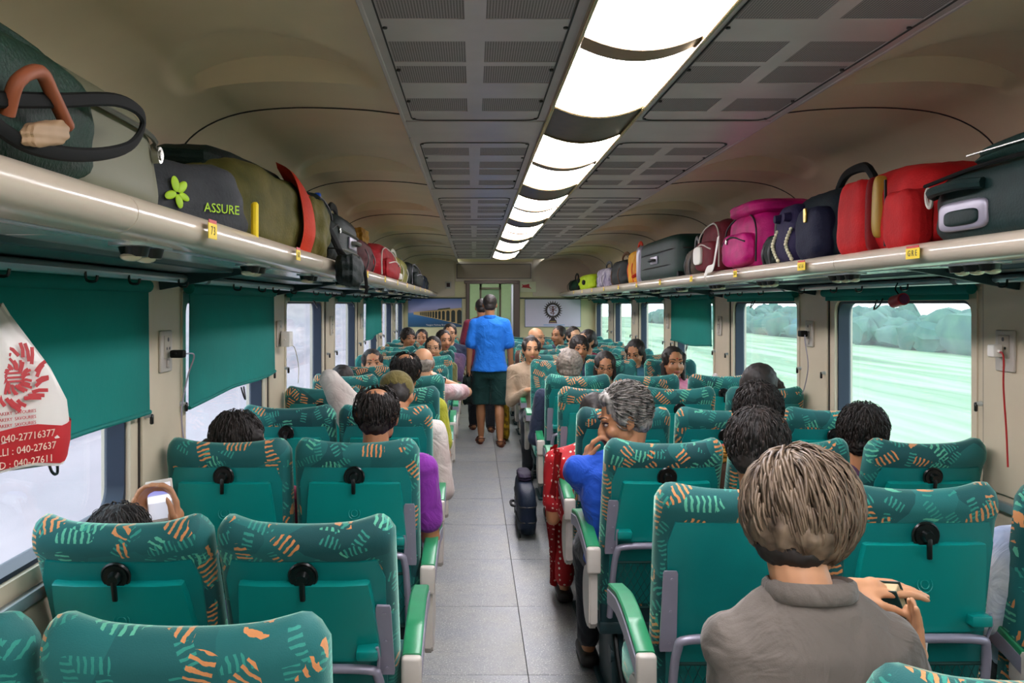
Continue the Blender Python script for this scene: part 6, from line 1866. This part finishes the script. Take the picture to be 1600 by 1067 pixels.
# ---- end wall pictures and signs
YP = Y1 - 0.006
def poster_l():
    w, h = 0.855, 0.445
    r = thing('railway_poster', 'framed picture of a long arched railway bridge on the end wall', 'picture', (-0.62, YP, 1.46))
    P_('frame', r, mat('poster_edge', '#6fa0a8', 0.5), lambda b: box(b, (0, -0.008, 0), (w + 0.012, 0.016, h + 0.012), 0.003, 1))
    m = bpy.data.materials.new('bridge_print'); m.use_nodes = True
    t = NT(m); bs = m.node_tree.nodes['Principled BSDF']; tcn = t.n('TexCoord'); s_ = t.n('SeparateXYZ'); t.l(tcn.outputs['Object'], s_.inputs[0])
    f = t.math('MULTIPLY_ADD', s_.outputs['Z'], 1 / h, 0.5); cr_ = t.n('ValToRGB'); t.l(f, cr_.inputs[0])
    E = cr_.color_ramp.elements; E[0].position = 0; E[0].color = lin('#1d4a66'); E[1].position = 1; E[1].color = lin('#6d86c8')
    for p_, c_ in ((0.30, '#2c6a9c'), (0.48, '#5a8cc0'), (0.52, '#b4a8c8'), (0.72, '#b8bce8')):
        x_ = E.new(p_); x_.color = lin(c_)
    t.l(cr_.outputs[0], bs.inputs['Base Color']); bs.inputs['Roughness'].default_value = 0.35
    P_('print', r, m, lambda b: box(b, (0, -0.0175, 0), (w, 0.003, h)))
    X = lambda u: -w / 2 + w * u; Zt = lambda u: h * (0.02 + 0.16 * u ** 1.2); Zb = lambda u: h * (-0.03 - 0.40 * u ** 1.15)
    M_st = mat('print_stone', '#d8b878', 0.4)
    P_('bridge_print', r, M_st, lambda b: prism(b, [(X(u), Zt(u)) for u in np.linspace(0.10, 1, 8)] + [(X(u), Zb(u)) for u in np.linspace(1, 0.10, 8)], 'y', -0.0196, -0.019))
    def arches(b):
        u = 1.0; k = 0
        wd = 0.085
        while u > 0.14 and k < 16:
            u0, u1 = max(u - wd, 0.1), u
            um = (u0 + u1) / 2; zt = Zt(um) - h * 0.055 * um - 0.004; zb = Zb(um) + h * 0.02
            pts = [(X(u0), zb), (X(u1), zb)] + [(X(um) + (X(u1) - X(um)) * math.cos(a), zt - (X(u1) - X(um)) * (1 - math.sin(a))) for a in np.linspace(0, math.pi, 7)]
            prism(b, pts, 'y', -0.0204, -0.0198)
            u = u0 - wd * 0.42; wd *= 0.86; k += 1
    P_('arch_print', r, mat('print_dark', '#1c2a22', 0.4), arches)
    P_('train_print', r, mat('print_olive', '#5a5a34', 0.4), lambda b: prism(b, [(X(0.2), Zt(0.2)), (X(0.55), Zt(0.55) + 0.004), (X(0.56), Zt(0.56) + 0.018), (X(0.78), Zt(0.78) + 0.022), (X(0.79), Zt(0.79)), (X(0.55), Zt(0.55) - 0.004)], 'y', -0.0208, -0.0200))
    text_obj('caption', 'Yangpor Railway Bridge', 0.036, M_whitem, r, (0.03, -0.0205, -h / 2 + 0.028), (R(90), 0, 0))
poster_l()
def poster_r():
    w, h = 0.885, 0.435
    r = thing('dancer_poster', 'pale framed picture of a dancer statue in a flaming ring on the end wall', 'picture', (1.27, YP, 1.455))
    P_('frame', r, mat('poster_edge_blue', '#4a7a98', 0.5), lambda b: box(b, (0, -0.008, 0), (w + 0.014, 0.016, h + 0.014), 0.003, 1))
    P_('print', r, mat('lilac_print', '#e6dcee', 0.35), lambda b: box(b, (0, -0.0175, 0), (w, 0.003, h)))
    M_br = mat('bronze_print', '#3c2c2e', 0.4)
    cx, cz, R0 = 0.0, 0.045, 0.118
    def ringf(b):
        n = 48
        ring(b, [(math.cos(2 * math.pi * i / n) * R0, math.sin(2 * math.pi * i / n) * R0) for i in range(n)], [(math.cos(2 * math.pi * i / n) * R0 * 0.76, math.sin(2 * math.pi * i / n) * R0 * 0.76) for i in range(n)], lambda p: (cx + p[0], -0.0205, cz + p[1]), lambda p: (cx + p[0], -0.0205, cz + p[1]))
        for k in range(23):
            a = math.pi * 1.5 + 2 * math.pi * (k + 0.5) / 23
            if abs(((a - math.pi * 1.5 + math.pi) % (2 * math.pi)) - math.pi) < 0.25: continue
            pts = [(cx + math.cos(a + d_) * rr, cz + math.sin(a + d_) * rr) for d_, rr in ((-0.115, R0 * 0.98), (-0.055, R0 * 1.14), (0.0, R0 * 1.36), (0.055, R0 * 1.14), (0.115, R0 * 0.98))]
            prism(b, pts, 'y', -0.0208, -0.0200)
    P_('flame_ring', r, M_br, ringf)
    M_fig = mat('figure_print', '#6a3028', 0.4)
    def dancer(b):
        Q = lambda x_, z_: (cx + x_, -0.0206, cz + z_)
        tube(b, [Q(0.0, 0.02), Q(0.004, -0.005), Q(0.0, -0.025)], 0.013, n=6, flat=0.1, up=(0, 1, 0))
        sph(b, Q(0, 0.042), (0.010, 0.0008, 0.013)); sph(b, Q(0, 0.060), (0.008, 0.0008, 0.010))
        for pts in ([(0, .022), (-.035, .030), (-.062, .045)], [(0, .022), (.035, .030), (.062, .045)], [(0, .018), (-.028, -.002), (-.050, .012)], [(0, .018), (.030, .004), (.062, -.006)],
                    [(0, -.022), (.012, -.050), (-.002, -.088)], [(0, -.024), (-.034, -.034), (-.020, -.052), (.034, -.044)], [(.004, .05), (.035, .062), (.055, .052)], [(-.004, .05), (-.035, .062), (-.055, .052)]):
            tube(b, smooth_path([Q(*p) for p in pts], 4), 0.006, n=5, flat=0.15, up=(0, 1, 0))
    P_('dancer_figure', r, M_fig, dancer)
    P_('pedestal', r, M_br, lambda b: prism(b, [(-0.030, -0.072), (0.030, -0.072), (0.036, -0.100), (0.058, -0.118), (0.066, -0.165), (-0.066, -0.165), (-0.058, -0.118), (-0.036, -0.100)], 'y', -0.0206, -0.0198))
    P_('pedestal_band', r, mat('gold_print', '#c8a45a', 0.4), lambda b: prism(b, [(-0.044, -0.128), (0.044, -0.128), (0.048, -0.140), (-0.048, -0.140)], 'y', -0.0212, -0.0207))
    P_('pedestal_base', r, mat('rose_print', '#a8808a', 0.4), lambda b: prism(b, [(-0.054, -0.148), (0.054, -0.148), (0.058, -0.165), (-0.058, -0.165)], 'y', -0.0212, -0.0207))
    P_('caption_line', r, mat('blue_print', '#8fb4e0', 0.4), lambda b: box(b, (0.02, -0.0195, -0.190), (0.34, 0.001, 0.012)))
poster_r()
r = thing('notice_plate', 'small cream notice with a red symbol on the end wall', 'sign', (0.86, YP - 0.012, 1.875))
P_('plate', r, mat('cream_plate', '#e8e2c0', 0.5), lambda b: box(b, (0, -0.004, 0), (0.28, 0.008, 0.17), 0.006, 2))
def sym(b):
    prism(b, [(-0.085, 0.045), (-0.06, 0.030), (0.0, 0.040), (0.03, 0.050), (0.035, 0.0), (0.075, -0.035), (0.03, -0.020), (-0.07, -0.010), (-0.095, -0.015), (-0.075, 0.010)], 'y', -0.0105, -0.009)
P_('red_symbol', r, M_red, sym)
r = thing('speaker_grille', 'small dark square speaker on the end wall above the bridge poster', 'speaker', (-0.405, YP - 0.012, 1.905))
P_('casing', r, M_white, lambda b: box(b, (0, -0.005, 0), (0.10, 0.010, 0.11), 0.006, 2))
P_('mesh', r, mat('dark_red_mesh', '#38181a', 0.6), lambda b: box(b, (0, -0.011, 0), (0.055, 0.006, 0.065), 0.002, 1))

r = thing('newspaper', 'folded newspaper tucked in the seat net behind the child in grey', 'newspaper', (1.095, 2.470, 0.475), R(3))
r.rotation_euler = (R(9), 0, R(3))
P_('folded_sheets', r, mat('newsprint', '#cfc8c4', 0.8, color2='#6a6a70', nscale=45), lambda b: box(b, (0, 0, 0.11), (0.15, 0.010, 0.22), 0.002, 1))
P_('inner_sheet', r, mat('newsprint_pale', '#e2dcd6', 0.8), lambda b: box(b, (0.03, 0.007, 0.125), (0.14, 0.004, 0.22), 0.001, 1))

P_('yellow_scarf', f18, bagm('scarf_yellow', '#c8a83a', '#8a2030'), lambda b: (sq(b, (-0.21, 0.25, 0.985), (0.14, 0.14, 0.07), 2.6, noise=0.12), sq(b, (-0.15, 0.24, 1.0), (0.10, 0.12, 0.06), 2.6, noise=0.15, seed=4)))

bpy.data.scenes.remove(WORK)
